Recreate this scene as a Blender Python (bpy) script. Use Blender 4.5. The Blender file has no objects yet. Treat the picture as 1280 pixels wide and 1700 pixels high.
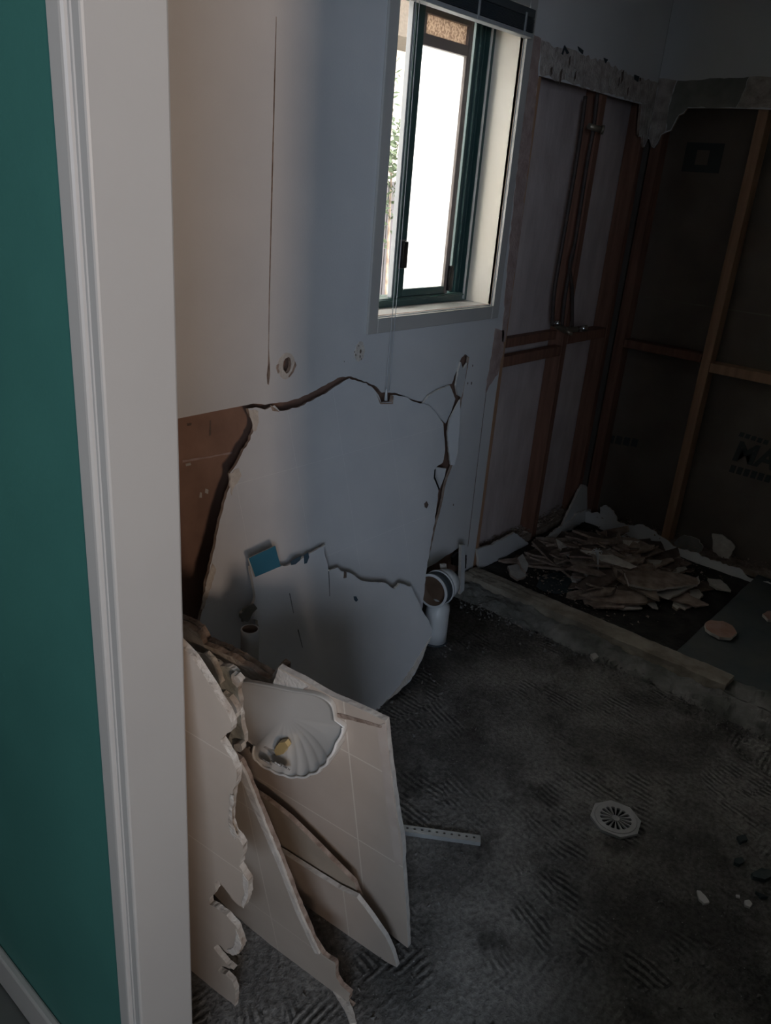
import bpy, bmesh, math, random
from mathutils import Vector, Matrix, noise
from mathutils.geometry import tessellate_polygon
R = random.Random
SC = bpy.context.scene
COL = SC.collection

# ------------------------------------------------------------------ camera
F_PX = 1332.0; CX, CY = 640.0, 850.0
CAMP = Vector((0, 0, 1.5))
XR = Vector((0.65293, -0.24441, 0.71689)); YR = Vector((-0.75348, -0.30508, 0.58239)); ZR = Vector((0, 0, 0))
def _basis():
    n = Vector((-265.0, 3200.0)).normalized(); h = 553.0; f = F_PX
    t = Vector((n.y, -n.x)); xr = 1172.0; xl = -(f*f + h*h) / xr
    c = Vector((CX, CY))
    def ray(p): return Vector((p.x - CX, p.y - CY, f)).normalized()
    return ray(c + xr*t - h*n), ray(c + xl*t - h*n), -ray(c + (f*f/h)*n)
BX, BY, BZ = _basis()
cam_d = bpy.data.cameras.new('camera'); cam = bpy.data.objects.new('camera', cam_d); COL.objects.link(cam)
rot = Matrix(((BX.x, -BX.y, -BX.z), (BY.x, -BY.y, -BY.z), (BZ.x, -BZ.y, -BZ.z)))
cam.matrix_world = Matrix.Translation(CAMP) @ rot.to_4x4()
cam_d.sensor_fit = 'VERTICAL'; cam_d.sensor_height = 36.0; cam_d.lens = F_PX / 1700.0 * 36.0
cam_d.clip_start = 0.02
SC.camera = cam

# ------------------------------------------------------------------ exposure, sky, lights
SC.view_settings.view_transform = 'Standard'; SC.view_settings.look = 'None'
SC.view_settings.exposure = 0.15; SC.view_settings.gamma = 1.0; SC.view_settings.use_curve_mapping = False
SKY = 7.5
world = bpy.data.worlds.new('sky'); SC.world = world; world.use_nodes = True
_bg = world.node_tree.nodes['Background']; _bg.inputs[0].default_value = (1.0, 0.97, 0.93, 1); _bg.inputs[1].default_value = SKY
def area(name, loc, target, sx, sy, power, color):
    l = bpy.data.lights.new(name, 'AREA'); l.shape = 'RECTANGLE'; l.size = sx; l.size_y = sy; l.energy = power; l.color = color
    o = bpy.data.objects.new(name, l); COL.objects.link(o); o.location = loc
    d = (Vector(target) - Vector(loc)).normalized(); o.rotation_euler = d.to_track_quat('-Z', 'Y').to_euler()
    return o
area('hall_daylight_warm', (-1.98, -3.80, 1.55), (.8, .9, 1.55), 0.30, 1.0, 104, (1.0, 0.76, 0.60))
area('hall_daylight_cool', (-2.35, -2.25, 1.85), (1.8, 1.5, 1.1), 1.5, 1.3, 96, (0.68, 0.81, 1.0))

# ------------------------------------------------------------------ pixel rays (points of the photograph turned into places on a known plane)
def ray(px, py):
    v = Vector((px - CX, py - CY, F_PX))
    return Vector((BX.dot(v), BY.dot(v), BZ.dot(v)))
def on(px, py, O, N):
    d = ray(px, py); return CAMP + d * ((O - CAMP).dot(N) / d.dot(N))

# ------------------------------------------------------------------ materials
def nm(name):
    m = bpy.data.materials.new(name); m.use_nodes = True
    nt = m.node_tree; return m, nt, nt.nodes, nt.links, nt.nodes['Principled BSDF']
def col4(c): return (c[0], c[1], c[2], 1)
def mat(name, c, rough=0.6, c2=None, scale=6.0, detail=5.0, bump=0.0, bscale=60.0, spec=0.4, metal=0.0, lo=0.35, hi=0.65, stretch=None):
    m, nt, N, L, b = nm(name)
    b.inputs['Roughness'].default_value = rough; b.inputs['Metallic'].default_value = metal
    b.inputs['Specular IOR Level'].default_value = spec
    b.inputs['Base Color'].default_value = col4(c)
    tc = N.new('ShaderNodeTexCoord'); mp = N.new('ShaderNodeMapping'); L.new(tc.outputs['Object'], mp.inputs[0])
    if stretch: mp.inputs['Scale'].default_value = stretch
    if c2:
        n = N.new('ShaderNodeTexNoise'); n.inputs['Scale'].default_value = scale; n.inputs['Detail'].default_value = detail
        L.new(mp.outputs[0], n.inputs['Vector'])
        r = N.new('ShaderNodeValToRGB'); r.color_ramp.elements[0].position = lo; r.color_ramp.elements[1].position = hi
        r.color_ramp.elements[0].color = col4(c); r.color_ramp.elements[1].color = col4(c2)
        L.new(n.outputs[0], r.inputs[0]); L.new(r.outputs[0], b.inputs['Base Color'])
    if bump:
        n2 = N.new('ShaderNodeTexNoise'); n2.inputs['Scale'].default_value = bscale; n2.inputs['Detail'].default_value = 6
        L.new(mp.outputs[0], n2.inputs['Vector'])
        bp = N.new('ShaderNodeBump'); bp.inputs['Strength'].default_value = bump; bp.inputs['Distance'].default_value = 0.01
        L.new(n2.outputs[0], bp.inputs['Height']); L.new(bp.outputs[0], b.inputs['Normal'])
    return m

def tile_mat(name, c, c2, line, us, vs, w=0.0016, rough=0.35):
    """printed tile board: pale joint lines at the given u and v positions of the sheet"""
    m, nt, N, L, b = nm(name)
    b.inputs['Roughness'].default_value = rough
    tc = N.new('ShaderNodeTexCoord'); sp = N.new('ShaderNodeSeparateXYZ'); L.new(tc.outputs['Object'], sp.inputs[0])
    acc = None
    for ax, lst in ((0, us), (1, vs)):
        for v in lst:
            a = N.new('ShaderNodeMath'); a.operation = 'SUBTRACT'; a.inputs[1].default_value = v; L.new(sp.outputs[ax], a.inputs[0])
            a2 = N.new('ShaderNodeMath'); a2.operation = 'ABSOLUTE'; L.new(a.outputs[0], a2.inputs[0])
            a3 = N.new('ShaderNodeMath'); a3.operation = 'LESS_THAN'; a3.inputs[1].default_value = w; L.new(a2.outputs[0], a3.inputs[0])
            if acc is None: acc = a3
            else:
                mx = N.new('ShaderNodeMath'); mx.operation = 'MAXIMUM'; L.new(acc.outputs[0], mx.inputs[0]); L.new(a3.outputs[0], mx.inputs[1]); acc = mx
    n = N.new('ShaderNodeTexNoise'); n.inputs['Scale'].default_value = 7; n.inputs['Detail'].default_value = 6
    L.new(tc.outputs['Object'], n.inputs['Vector'])
    r = N.new('ShaderNodeValToRGB'); r.color_ramp.elements[0].position = .3; r.color_ramp.elements[1].position = .7
    r.color_ramp.elements[0].color = col4(c); r.color_ramp.elements[1].color = col4(c2)
    L.new(n.outputs[0], r.inputs[0])
    mix = N.new('ShaderNodeMix'); mix.data_type = 'RGBA'
    L.new(acc.outputs[0], mix.inputs[0]); L.new(r.outputs[0], mix.inputs[6]); mix.inputs[7].default_value = col4(line)
    L.new(mix.outputs[2], b.inputs['Base Color'])
    return m

def floor_mat(name, c, c2, c3):
    """stripped screed with combed adhesive ridges running in different directions per patch"""
    m, nt, N, L, b = nm(name)
    b.inputs['Roughness'].default_value = 0.75; b.inputs['Specular IOR Level'].default_value = 0.3
    tc = N.new('ShaderNodeTexCoord')
    vor = N.new('ShaderNodeTexVoronoi'); vor.inputs['Scale'].default_value = 3.2
    nz = N.new('ShaderNodeTexNoise'); nz.inputs['Scale'].default_value = 3.0; nz.inputs['Detail'].default_value = 3
    L.new(tc.outputs['Object'], nz.inputs['Vector'])
    va = N.new('ShaderNodeVectorMath'); va.operation = 'MULTIPLY_ADD'; va.inputs[1].default_value = (.07, .07, 0); L.new(nz.outputs['Color'], va.inputs[0]); L.new(tc.outputs['Object'], va.inputs[2])
    L.new(va.outputs[0], vor.inputs['Vector'])
    sp = N.new('ShaderNodeSeparateColor'); L.new(vor.outputs['Color'], sp.inputs[0])
    ang = N.new('ShaderNodeMath'); ang.operation = 'MULTIPLY'; ang.inputs[1].default_value = 0.4; L.new(sp.outputs[0], ang.inputs[0])
    big = N.new('ShaderNodeMath'); big.operation = 'GREATER_THAN'; big.inputs[1].default_value = 0.72; L.new(sp.outputs[1], big.inputs[0])
    ang2 = N.new('ShaderNodeMath'); ang2.operation = 'MULTIPLY_ADD'; ang2.inputs[1].default_value = 1.5; L.new(big.outputs[0], ang2.inputs[0]); L.new(ang.outputs[0], ang2.inputs[2])
    vr = N.new('ShaderNodeVectorRotate'); vr.rotation_type = 'Z_AXIS'; L.new(va.outputs[0], vr.inputs['Vector']); L.new(ang2.outputs[0], vr.inputs['Angle'])
    wv = N.new('ShaderNodeTexWave'); wv.wave_type = 'BANDS'; wv.bands_direction = 'X'; wv.inputs['Scale'].default_value = 19; wv.inputs['Distortion'].default_value = 1.6
    wv.inputs['Detail'].default_value = 4; wv.inputs['Detail Scale'].default_value = 2.5; L.new(vr.outputs[0], wv.inputs['Vector'])
    msk = N.new('ShaderNodeTexNoise'); msk.inputs['Scale'].default_value = 3.3; msk.inputs['Detail'].default_value = 5
    L.new(tc.outputs['Object'], msk.inputs['Vector'])
    mr = N.new('ShaderNodeMapRange'); mr.inputs[1].default_value = 0.49; mr.inputs[2].default_value = 0.57; L.new(msk.outputs[0], mr.inputs[0])
    mu = N.new('ShaderNodeMath'); mu.operation = 'MULTIPLY'; L.new(wv.outputs[0], mu.inputs[0]); L.new(mr.outputs[0], mu.inputs[1])
    br = N.new('ShaderNodeTexNoise'); br.inputs['Scale'].default_value = 16; br.inputs['Detail'].default_value = 4; L.new(tc.outputs['Object'], br.inputs['Vector'])
    bm_ = N.new('ShaderNodeMapRange'); bm_.inputs[1].default_value = .44; bm_.inputs[2].default_value = .54; L.new(br.outputs[0], bm_.inputs[0])
    mu0 = mu; mu = N.new('ShaderNodeMath'); mu.operation = 'MULTIPLY'; L.new(mu0.outputs[0], mu.inputs[0]); L.new(bm_.outputs[0], mu.inputs[1])
    fine = N.new('ShaderNodeTexNoise'); fine.inputs['Scale'].default_value = 80; fine.inputs['Detail'].default_value = 9; fine.inputs['Roughness'].default_value = .65
    L.new(tc.outputs['Object'], fine.inputs['Vector'])
    ad = N.new('ShaderNodeMath'); ad.operation = 'MULTIPLY_ADD'; ad.inputs[1].default_value = 2.2; L.new(fine.outputs[0], ad.inputs[0]); L.new(mu.outputs[0], ad.inputs[2])
    bp = N.new('ShaderNodeBump'); bp.inputs['Strength'].default_value = 1.0; bp.inputs['Distance'].default_value = 0.0075
    L.new(ad.outputs[0], bp.inputs['Height']); L.new(bp.outputs[0], b.inputs['Normal'])
    pat = N.new('ShaderNodeTexNoise'); pat.inputs['Scale'].default_value = 2.6; pat.inputs['Detail'].default_value = 9; pat.inputs['Roughness'].default_value = .62
    L.new(tc.outputs['Object'], pat.inputs['Vector'])
    r = N.new('ShaderNodeValToRGB'); e = r.color_ramp.elements; e[0].position = .41; e[1].position = .60
    e[0].color = col4(c); e[1].color = col4(c2); L.new(pat.outputs[0], r.inputs[0])
    # dried adhesive on the crest of the ridges; groove shade is painted in further down
    mix = N.new('ShaderNodeMix'); mix.data_type = 'RGBA'; mix.inputs[7].default_value = col4(c3)
    f2 = N.new('ShaderNodeMapRange'); f2.inputs[1].default_value = .35; f2.inputs[2].default_value = 1.2; f2.inputs[4].default_value = .4; L.new(mu.outputs[0], f2.inputs[0])
    L.new(f2.outputs[0], mix.inputs[0]); L.new(r.outputs[0], mix.inputs[6])
    bl_ = N.new('ShaderNodeTexNoise'); bl_.inputs['Scale'].default_value = 5.5; bl_.inputs['Detail'].default_value = 7; bl_.inputs['Roughness'].default_value = .6; bl_.noise_dimensions = '4D'; bl_.inputs['W'].default_value = 3.3
    L.new(tc.outputs['Object'], bl_.inputs['Vector'])
    bm2 = N.new('ShaderNodeMapRange'); bm2.inputs[1].default_value = .54; bm2.inputs[2].default_value = .66; bm2.inputs[4].default_value = .7; L.new(bl_.outputs[0], bm2.inputs[0])
    mix2 = N.new('ShaderNodeMix'); mix2.data_type = 'RGBA'; mix2.inputs[7].default_value = (.05, .044, .038, 1); L.new(bm2.outputs[0], mix2.inputs[0]); L.new(mix.outputs[2], mix2.inputs[6])
    sp2 = N.new('ShaderNodeTexVoronoi'); sp2.inputs['Scale'].default_value = 60; L.new(tc.outputs['Object'], sp2.inputs['Vector'])
    sl = N.new('ShaderNodeMath'); sl.operation = 'LESS_THAN'; sl.inputs[1].default_value = .09; L.new(sp2.outputs['Distance'], sl.inputs[0])
    mix3 = N.new('ShaderNodeMix'); mix3.data_type = 'RGBA'; mix3.inputs[7].default_value = (.42, .41, .39, 1); L.new(sl.outputs[0], mix3.inputs[0]); L.new(mix2.outputs[2], mix3.inputs[6])
    fm = N.new('ShaderNodeMapRange'); fm.inputs[1].default_value = .38; fm.inputs[2].default_value = .62; fm.inputs[3].default_value = .68; fm.inputs[4].default_value = 1.25; L.new(fine.outputs[0], fm.inputs[0])
    gm = N.new('ShaderNodeMath'); gm.operation = 'MULTIPLY'; L.new(mr.outputs[0], gm.inputs[0]); L.new(bm_.outputs[0], gm.inputs[1])
    wr = N.new('ShaderNodeMapRange'); wr.inputs[1].default_value = .3; wr.inputs[2].default_value = .6; wr.inputs[3].default_value = .5; wr.inputs[4].default_value = 1.15; L.new(wv.outputs[0], wr.inputs[0])  # shade between the ridges painted into the colour, crests brightened
    gx = N.new('ShaderNodeMix'); gx.data_type = 'FLOAT'; gx.inputs[2].default_value = 1.0; L.new(gm.outputs[0], gx.inputs[0]); L.new(wr.outputs[0], gx.inputs[3])
    fg = N.new('ShaderNodeMath'); fg.operation = 'MULTIPLY'; L.new(fm.outputs[0], fg.inputs[0]); L.new(gx.outputs[0], fg.inputs[1])
    sc_ = N.new('ShaderNodeVectorMath'); sc_.operation = 'SCALE'; L.new(mix3.outputs[2], sc_.inputs[0]); L.new(fg.outputs[0], sc_.inputs['Scale'])
    L.new(sc_.outputs[0], b.inputs['Base Color'])
    return m

def wood_mat(name, c, c2, rough=.65):
    return mat(name, c, rough, c2, scale=5, detail=8, bump=.25, bscale=30, stretch=(9, 9, .7), lo=.3, hi=.7)

M = {}
M['floor'] = floor_mat('stripped_screed', (.15, .142, .13), (.38, .363, .335), (.42, .40, .37))
M['paint'] = mat('white_wall_paint', (.60, .61, .62), .55, (.66, .665, .67), 3, bump=.05, bscale=180)
M['paint_board'] = mat('white_sheet_paint', (.60, .615, .63), .45, (.67, .68, .69), 4, bump=.04, bscale=150)
M['gypsum'] = mat('torn_gypsum_and_paper', (.40, .33, .27), .9, (.62, .58, .52), 26, bump=.6, bscale=90)
M['edge'] = mat('broken_sheet_edge', (.24, .17, .13), .95, (.42, .33, .27), 40, bump=.5, bscale=110)
M['edge_white'] = mat('white_broken_edge', (.55, .50, .45), .9, (.68, .64, .58), 30, bump=.4, bscale=110)
M['brown_lining'] = mat('brown_lining_board', (.23, .14, .105), .8, (.31, .19, .14), 9, bump=.15, bscale=60)
M['pink_lining'] = mat('pinkish_lining_board', (.44, .375, .36), .85, (.56, .49, .475), 12, bump=.15, bscale=50, stretch=(1, 1, .4))
M['paper'] = mat('torn_brown_paper', (.34, .245, .22), .9, (.44, .34, .31), 22, bump=.3, bscale=70)
M['plaster_rough'] = mat('rough_torn_plaster', (.36, .31, .28), .95, (.56, .52, .48), 16, bump=.8, bscale=55, stretch=(1.6, 1.6, .5))
M['plaster_grey'] = mat('grey_setting_plaster', (.20, .20, .18), .95, (.31, .31, .28), 9, bump=.4, bscale=60)
M['boardback'] = mat('grey_board_back', (.15, .122, .10), .9, (.20, .165, .14), 4, bump=.05)
M['stud'] = wood_mat('red_brown_stud', (.16, .075, .05), (.26, .13, .085))
M['stud_light'] = wood_mat('orange_stud', (.34, .19, .11), (.48, .29, .18))
M['copper'] = mat('old_copper', (.10, .07, .06), .6, (.06, .05, .045), 30, metal=.25)
M['brass'] = mat('grey_brass', (.30, .26, .20), .4, metal=.7)
M['chrome'] = mat('chrome', (.6, .6, .6), .2, metal=1)
M['jamb'] = mat('gloss_white_trim', (.44, .43, .41), .35, (.47, .46, .435), 3, spec=.5)
M['green'] = mat('green_hall_paint', (.042, .155, .135), .55, (.05, .18, .155), 4, bump=.04, bscale=150)
M['sky_ceiling'] = mat('ceiling_paint', (.6, .6, .6), .8)
M['dark_wall'] = mat('grey_room_paint', (.58, .58, .59), .8)
M['sky_block'] = mat('sky_block_grey', (.12, .12, .12), .8)  # dark coat of the added shell round the hall lamps
M['hallfloor'] = mat('pale_hall_floor', (.35, .36, .35), .6, (.42, .43, .42), 8)
M['alu'] = mat('dark_green_aluminium', (.028, .066, .062), .35, (.034, .08, .075), 5, spec=.5)
M['alu_grey'] = mat('grey_brown_aluminium', (.20, .165, .15), .4)
M['black'] = mat('black_plastic', (.012, .010, .010), .4)
M['blind'] = mat('dark_blind_slats', (.05, .06, .065), .45, (.065, .075, .08), 8)
M['blindrail'] = mat('pale_blind_rail', (.34, .35, .36), .4)
M['cord'] = mat('pale_cord', (.45, .47, .5), .7)
M['pvc'] = mat('white_pvc', (.58, .60, .61), .35, (.63, .65, .66), 4)
M['pvc_grey'] = mat('grey_pvc', (.30, .29, .27), .45, (.38, .37, .34), 12)
M['rubber'] = mat('dark_rubber_ring', (.05, .062, .07), .5)
M['pipe_in'] = mat('brown_pipe_inside', (.09, .055, .035), .8, (.14, .09, .06), 12)  # dark brown for the insides of pipes and sockets
M['blue'] = mat('blue_sheet', (.035, .16, .25), .5, (.042, .18, .275), 10)
M['blueprint'] = mat('blue_print', (.05, .09, .125), .6)
M['print'] = mat('dark_green_print', (.062, .072, .068), .8)
M['pit'] = mat('black_bitumen_membrane', (.022, .019, .016), .85, (.045, .04, .034), 18, bump=.5, bscale=45)
M['membrane'] = mat('grey_green_membrane', (.07, .095, .10), .8, (.12, .125, .115), 5, detail=8, bump=.4, bscale=30)
M['teal'] = mat('teal_membrane_patch', (.035, .055, .062), .5, (.055, .075, .08), 9, bump=.2)
M['mortar'] = mat('beige_mortar', (.22, .19, .15), .9, (.38, .34, .275), 12, bump=.8, bscale=40)
M['mortar_grey'] = mat('grey_mortar', (.13, .13, .115), .95, (.27, .265, .245), 9, bump=1.0, bscale=30)
M['frag_brown'] = mat('brown_fragment', (.22, .165, .13), .9, (.40, .32, .26), 22, bump=.4)
M['frag_dark'] = mat('dark_fragment', (.09, .065, .05), .9, (.17, .125, .10), 22, bump=.4)
M['frag_pale'] = mat('pale_fragment', (.40, .38, .35), .7, (.52, .50, .46), 22, bump=.3)
M['terracotta'] = mat('pink_beige_board', (.46, .31, .25), .85, (.38, .22, .16), 16, bump=.3)
M['galv'] = mat('galvanised_steel', (.40, .42, .42), .45, (.5, .52, .52), 20, metal=.35)
M['grate'] = mat('grey_plastic_grate', (.46, .46, .45), .5, (.54, .54, .53), 20)
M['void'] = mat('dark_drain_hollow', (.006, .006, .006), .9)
M['stone'] = mat('dark_stone_chip', (.06, .08, .08), .8, (.1, .12, .12), 20, bump=.4)
M['white_chip'] = mat('white_chip_plaster', (.72, .71, .69), .7)
M['crumb'] = mat('grey_crumbs', (.14, .135, .125), .9, (.26, .25, .235), 50)
M['shell'] = mat('cream_gloss_plastic', (.60, .57, .52), .12, (.64, .61, .56), 5, spec=.7)
M['rim'] = mat('white_shell_rim', (.80, .77, .72), .3)
M['margin'] = mat('pinkish_margin', (.56, .465, .40), .6, (.62, .53, .46), 20)
M['pencil'] = mat('dark_pencil', (.03, .04, .045), .8)
M['foil'] = mat('silver_foil', (.75, .74, .72), .25, (.22, .20, .18), 110, metal=.2, bump=.8, bscale=120)
M['soap'] = mat('amber_soap', (.55, .40, .18), .35)
M['ext_wall'] = mat('cream_render', (.72, .62, .50), .9, (.78, .69, .58), 20, bump=.5, bscale=60)
M['fence'] = mat('grey_paling', (.085, .078, .085), .9, (.11, .10, .11), 8, stretch=(6, 6, .5))
M['leaf'] = mat('leaf_green', (.05, .075, .04), .7, (.09, .12, .065), 9)
M['eave'] = mat('beige_textured_eave', (.085, .068, .052), .9, (.11, .088, .07), 60)
M['ground'] = mat('pale_paving', (.5, .48, .45), .9, (.56, .54, .51), 6)
# glass
m, nt, N, L, b = nm('clear_glass'); N.remove(b)
tr = N.new('ShaderNodeBsdfTransparent'); gl = N.new('ShaderNodeBsdfGlossy'); gl.inputs['Roughness'].default_value = .02
mx = N.new('ShaderNodeMixShader'); mx.inputs[0].default_value = .08
L.new(tr.outputs[0], mx.inputs[1]); L.new(gl.outputs[0], mx.inputs[2]); L.new(mx.outputs[0], N['Material Output'].inputs[0]); M['glass'] = m
M['tex_pane'] = None
m, nt, N, L, b = nm('frosted_glass'); N.remove(b)
tr = N.new('ShaderNodeBsdfTranslucent'); tr.inputs[0].default_value = (.93, .96, .96, 1); gl = N.new('ShaderNodeBsdfTransparent'); gl.inputs[0].default_value = (.85, .86, .86, 1)
mx = N.new('ShaderNodeMixShader'); mx.inputs[0].default_value = .25
L.new(tr.outputs[0], mx.inputs[1]); L.new(gl.outputs[0], mx.inputs[2]); L.new(mx.outputs[0], N['Material Output'].inputs[0]); M['frost'] = m

m, nt, N, L, b = nm('textured_beige_glass'); N.remove(b)
tr = N.new('ShaderNodeBsdfTranslucent'); nz = N.new('ShaderNodeTexNoise'); nz.inputs['Scale'].default_value = 160
rp = N.new('ShaderNodeValToRGB'); rp.color_ramp.elements[0].color = (.27, .22, .185, 1); rp.color_ramp.elements[1].color = (.52, .45, .38, 1); rp.color_ramp.elements[0].position = .4; rp.color_ramp.elements[1].position = .6
tc = N.new('ShaderNodeTexCoord'); L.new(tc.outputs['Object'], nz.inputs['Vector']); L.new(nz.outputs[0], rp.inputs[0]); L.new(rp.outputs[0], tr.inputs[0]); L.new(tr.outputs[0], N['Material Output'].inputs[0]); M['tex_pane'] = m
# ------------------------------------------------------------------ object helpers
def tag(o, label=None, cat=None, group=None, kind=None):
    if label: o['label'] = label
    if cat: o['category'] = cat
    if group: o['group'] = group
    if kind: o['kind'] = kind
    return o
def link(name, bm, mats, parent=None, smooth=False, M4=None, recalc=True):
    if recalc: bmesh.ops.recalc_face_normals(bm, faces=bm.faces)
    me = bpy.data.meshes.new(name); bm.to_mesh(me); bm.free()
    for mm in (mats if isinstance(mats, (list, tuple)) else [mats]): me.materials.append(M[mm])
    if smooth:
        for p in me.polygons: p.use_smooth = True
    o = bpy.data.objects.new(name, me); COL.objects.link(o)
    if parent: o.parent = parent
    elif M4 is not None: o.matrix_world = M4
    return o
def empty(name, loc, M4=None):
    o = bpy.data.objects.new(name, None); COL.objects.link(o); o.empty_display_size = .05
    o.matrix_world = M4 if M4 is not None else Matrix.Translation(Vector(loc))
    return o
def add_box(bm, x, y, z, mi=0, bev=0.0):
    vs = [bm.verts.new((a, b_, c)) for c in z for b_ in y for a in x]
    fs = [(0, 2, 3, 1), (4, 5, 7, 6), (0, 1, 5, 4), (2, 6, 7, 3), (0, 4, 6, 2), (1, 3, 7, 5)]
    ff = [bm.faces.new([vs[i] for i in f]) for f in fs]
    for f in ff: f.material_index = mi
    if bev:
        es = list({e for f in ff for e in f.edges})
        bmesh.ops.bevel(bm, geom=es, offset=bev, segments=2, affect='EDGES', profile=.5)
def box(name, x, y, z, m, parent=None, bev=0.002):
    """box in world coordinates with its origin at the middle of its base (children: parent's local coordinates)"""
    bm = bmesh.new()
    if parent: add_box(bm, x, y, z, 0, bev); return link(name, bm, m, parent)
    c = ((x[0]+x[1])/2, (y[0]+y[1])/2, z[0])
    add_box(bm, (x[0]-c[0], x[1]-c[0]), (y[0]-c[1], y[1]-c[1]), (0, z[1]-z[0]), 0, bev)
    return link(name, bm, m, None, M4=Matrix.Translation(Vector(c)))
def add_tube(bm, pts, r, n=14, mi=0, cap=True):
    pts = [Vector(p) for p in pts]; rings = []
    rr = r if isinstance(r, (list, tuple)) else [r]*len(pts)
    up = None
    for i, p in enumerate(pts):
        t = (pts[min(i+1, len(pts)-1)] - pts[max(i-1, 0)]).normalized()
        if up is None: up = t.orthogonal().normalized()
        up = (up - t*up.dot(t)).normalized(); s = t.cross(up)
        rings.append([bm.verts.new(p + (up*math.cos(a) + s*math.sin(a))*rr[i]) for a in [2*math.pi*k/n for k in range(n)]])
    for a, b_ in zip(rings, rings[1:]):
        for k in range(n):
            f = bm.faces.new((a[k], a[(k+1) % n], b_[(k+1) % n], b_[k])); f.material_index = mi; f.smooth = True
    if cap:
        for rg in (rings[0], rings[-1]):
            f = bm.faces.new(rg); f.material_index = mi
def add_hollow(bm, axis0, axis1, ro, ri, n=32, mi=0, mi_in=1, mi_end=0, depth=1.0):
    """open-ended pipe: outer wall, rim at the axis0 end, inner wall and a floor inside"""
    a0, a1 = Vector(axis0), Vector(axis1); t = (a1-a0).normalized(); up = t.orthogonal().normalized(); s = t.cross(up)
    def ring(c, r): return [bm.verts.new(c + (up*math.cos(a)+s*math.sin(a))*r) for a in [2*math.pi*k/n for k in range(n)]]
    o1, o0, i0, i1 = ring(a1, ro), ring(a0, ro), ring(a0, ri), ring(a0 + (a1-a0)*depth*.98, ri)
    for A, B, q in ((o1, o0, mi), (o0, i0, mi_end), (i0, i1, mi_in)):
        for k in range(n):
            f = bm.faces.new((A[k], A[(k+1) % n], B[(k+1) % n], B[k])); f.material_index = q; f.smooth = (q != mi_end or A is not o0)
    e1 = ring(a1, ri)
    for k in range(n):
        f = bm.faces.new((o1[k], e1[k], e1[(k+1) % n], o1[(k+1) % n])); f.material_index = mi
    f = bm.faces.new(i1); f.material_index = mi_in
def frame(O, U, Nn):
    U = Vector(U).normalized(); Nn = Vector(Nn).normalized(); V = Nn.cross(U).normalized(); U = V.cross(Nn)
    m4 = Matrix((( U.x, V.x, Nn.x, O[0]), (U.y, V.y, Nn.y, O[1]), (U.z, V.z, Nn.z, O[2]), (0, 0, 0, 1)))
    return m4
def catmull(P, n, closed=False):
    out = []; m_ = len(P); segs = m_ if closed else m_-1
    for k in range(n):
        t = k/n*segs if closed else k/(n-1)*segs; i = min(int(t), segs-1); f = t-i
        g = lambda j: Vector(P[(i+j) % m_]) if closed else Vector(P[max(0, min(m_-1, i+j))])
        a, b_, c, d = g(-1), g(0), g(1), g(2)
        out.append(.5*((2*b_)+(c-a)*f+(2*a-5*b_+4*c-d)*f*f+(3*b_-a-3*c+d)*f**3))
    return out
class Plane:
    def __init__(s, O, U, N):
        s.m = frame(O, U, N); s.O = Vector(O); s.inv = s.m.inverted(); s.N = Vector((s.m[0][2], s.m[1][2], s.m[2][2]))
    def uv(s, px, py):
        p = s.inv @ on(px, py, s.O, s.N); return (p.x, p.y)
    def uvz(s, px, py, z):
        p = s.inv @ on(px, py, s.O + s.N*z, s.N); return (p.x, p.y)
    def w2l(s, p): q = s.inv @ Vector(p); return (q.x, q.y)
def ragged(pts, amp, seg, seed, closed=True, keep=None):
    r = R(seed); out = []; n = len(pts)
    for i in range(n):
        a = Vector(pts[i]); b_ = Vector(pts[(i+1) % n]); out.append((a.x, a.y))
        if keep and keep(pts[i], pts[(i+1) % n]): continue
        d = b_ - a; k = int(d.length / seg)
        if k < 1: continue
        nrm = Vector((-d.y, d.x)).normalized()
        for j in range(1, k+1):
            t = j/(k+1); q = a + d*t + nrm*r.uniform(-amp, amp); out.append((q.x, q.y))
    return out
def add_plate(bm, loops, th, mi_f=0, mi_s=1, z0=0.0, mi_b=None):
    tris = tessellate_polygon([[Vector((p[0], p[1], 0)) for p in lp] for lp in loops])
    flat = [p for lp in loops for p in lp]
    top = [bm.verts.new((p[0], p[1], z0)) for p in flat]; bot = [bm.verts.new((p[0], p[1], z0-th)) for p in flat]
    for t in tris:
        try:
            f = bm.faces.new([top[i] for i in t]); f.normal_update(); f.material_index = mi_f
            if f.normal.z < 0: f.normal_flip()
            f = bm.faces.new([bot[i] for i in t]); f.normal_update(); f.material_index = mi_s if mi_b is None else mi_b
            if f.normal.z > 0: f.normal_flip()
        except ValueError: pass
    i = 0
    for k, lp in enumerate(loops):
        n = len(lp); ar = sum(lp[j][0]*lp[(j+1) % n][1]-lp[(j+1) % n][0]*lp[j][1] for j in range(n))
        ccw = ar > 0
        for j in range(n):
            a, b_ = i+j, i+(j+1) % n
            q = (top[a], bot[a], bot[b_], top[b_]) if (ccw == (k == 0)) else (top[b_], bot[b_], bot[a], top[a])
            f = bm.faces.new(q); f.material_index = mi_s
        i += n
def plate(name, loops, pl, th, mats, parent=None, z0=0.0):
    bm = bmesh.new(); add_plate(bm, loops, th, z0=z0)
    return link(name, bm, mats, parent, M4=pl.m, recalc=False)
def pxplate(name, px, pl, th, mats, amp=.002, seg=.02, seed=1, parent=None, z0=0.0, minv=None):
    pts = [pl.uv(*p) for p in px]
    if minv is not None: pts = [(u, max(v, minv)) for u, v in pts]
    pts = ragged(pts, amp, seg, seed)
    return plate(name, [pts], pl, th, mats, parent, z0)

# ================================================================== SETTING
S = lambda o: tag(o, kind='structure')
YW = 1.612; XB = 3.52
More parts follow.
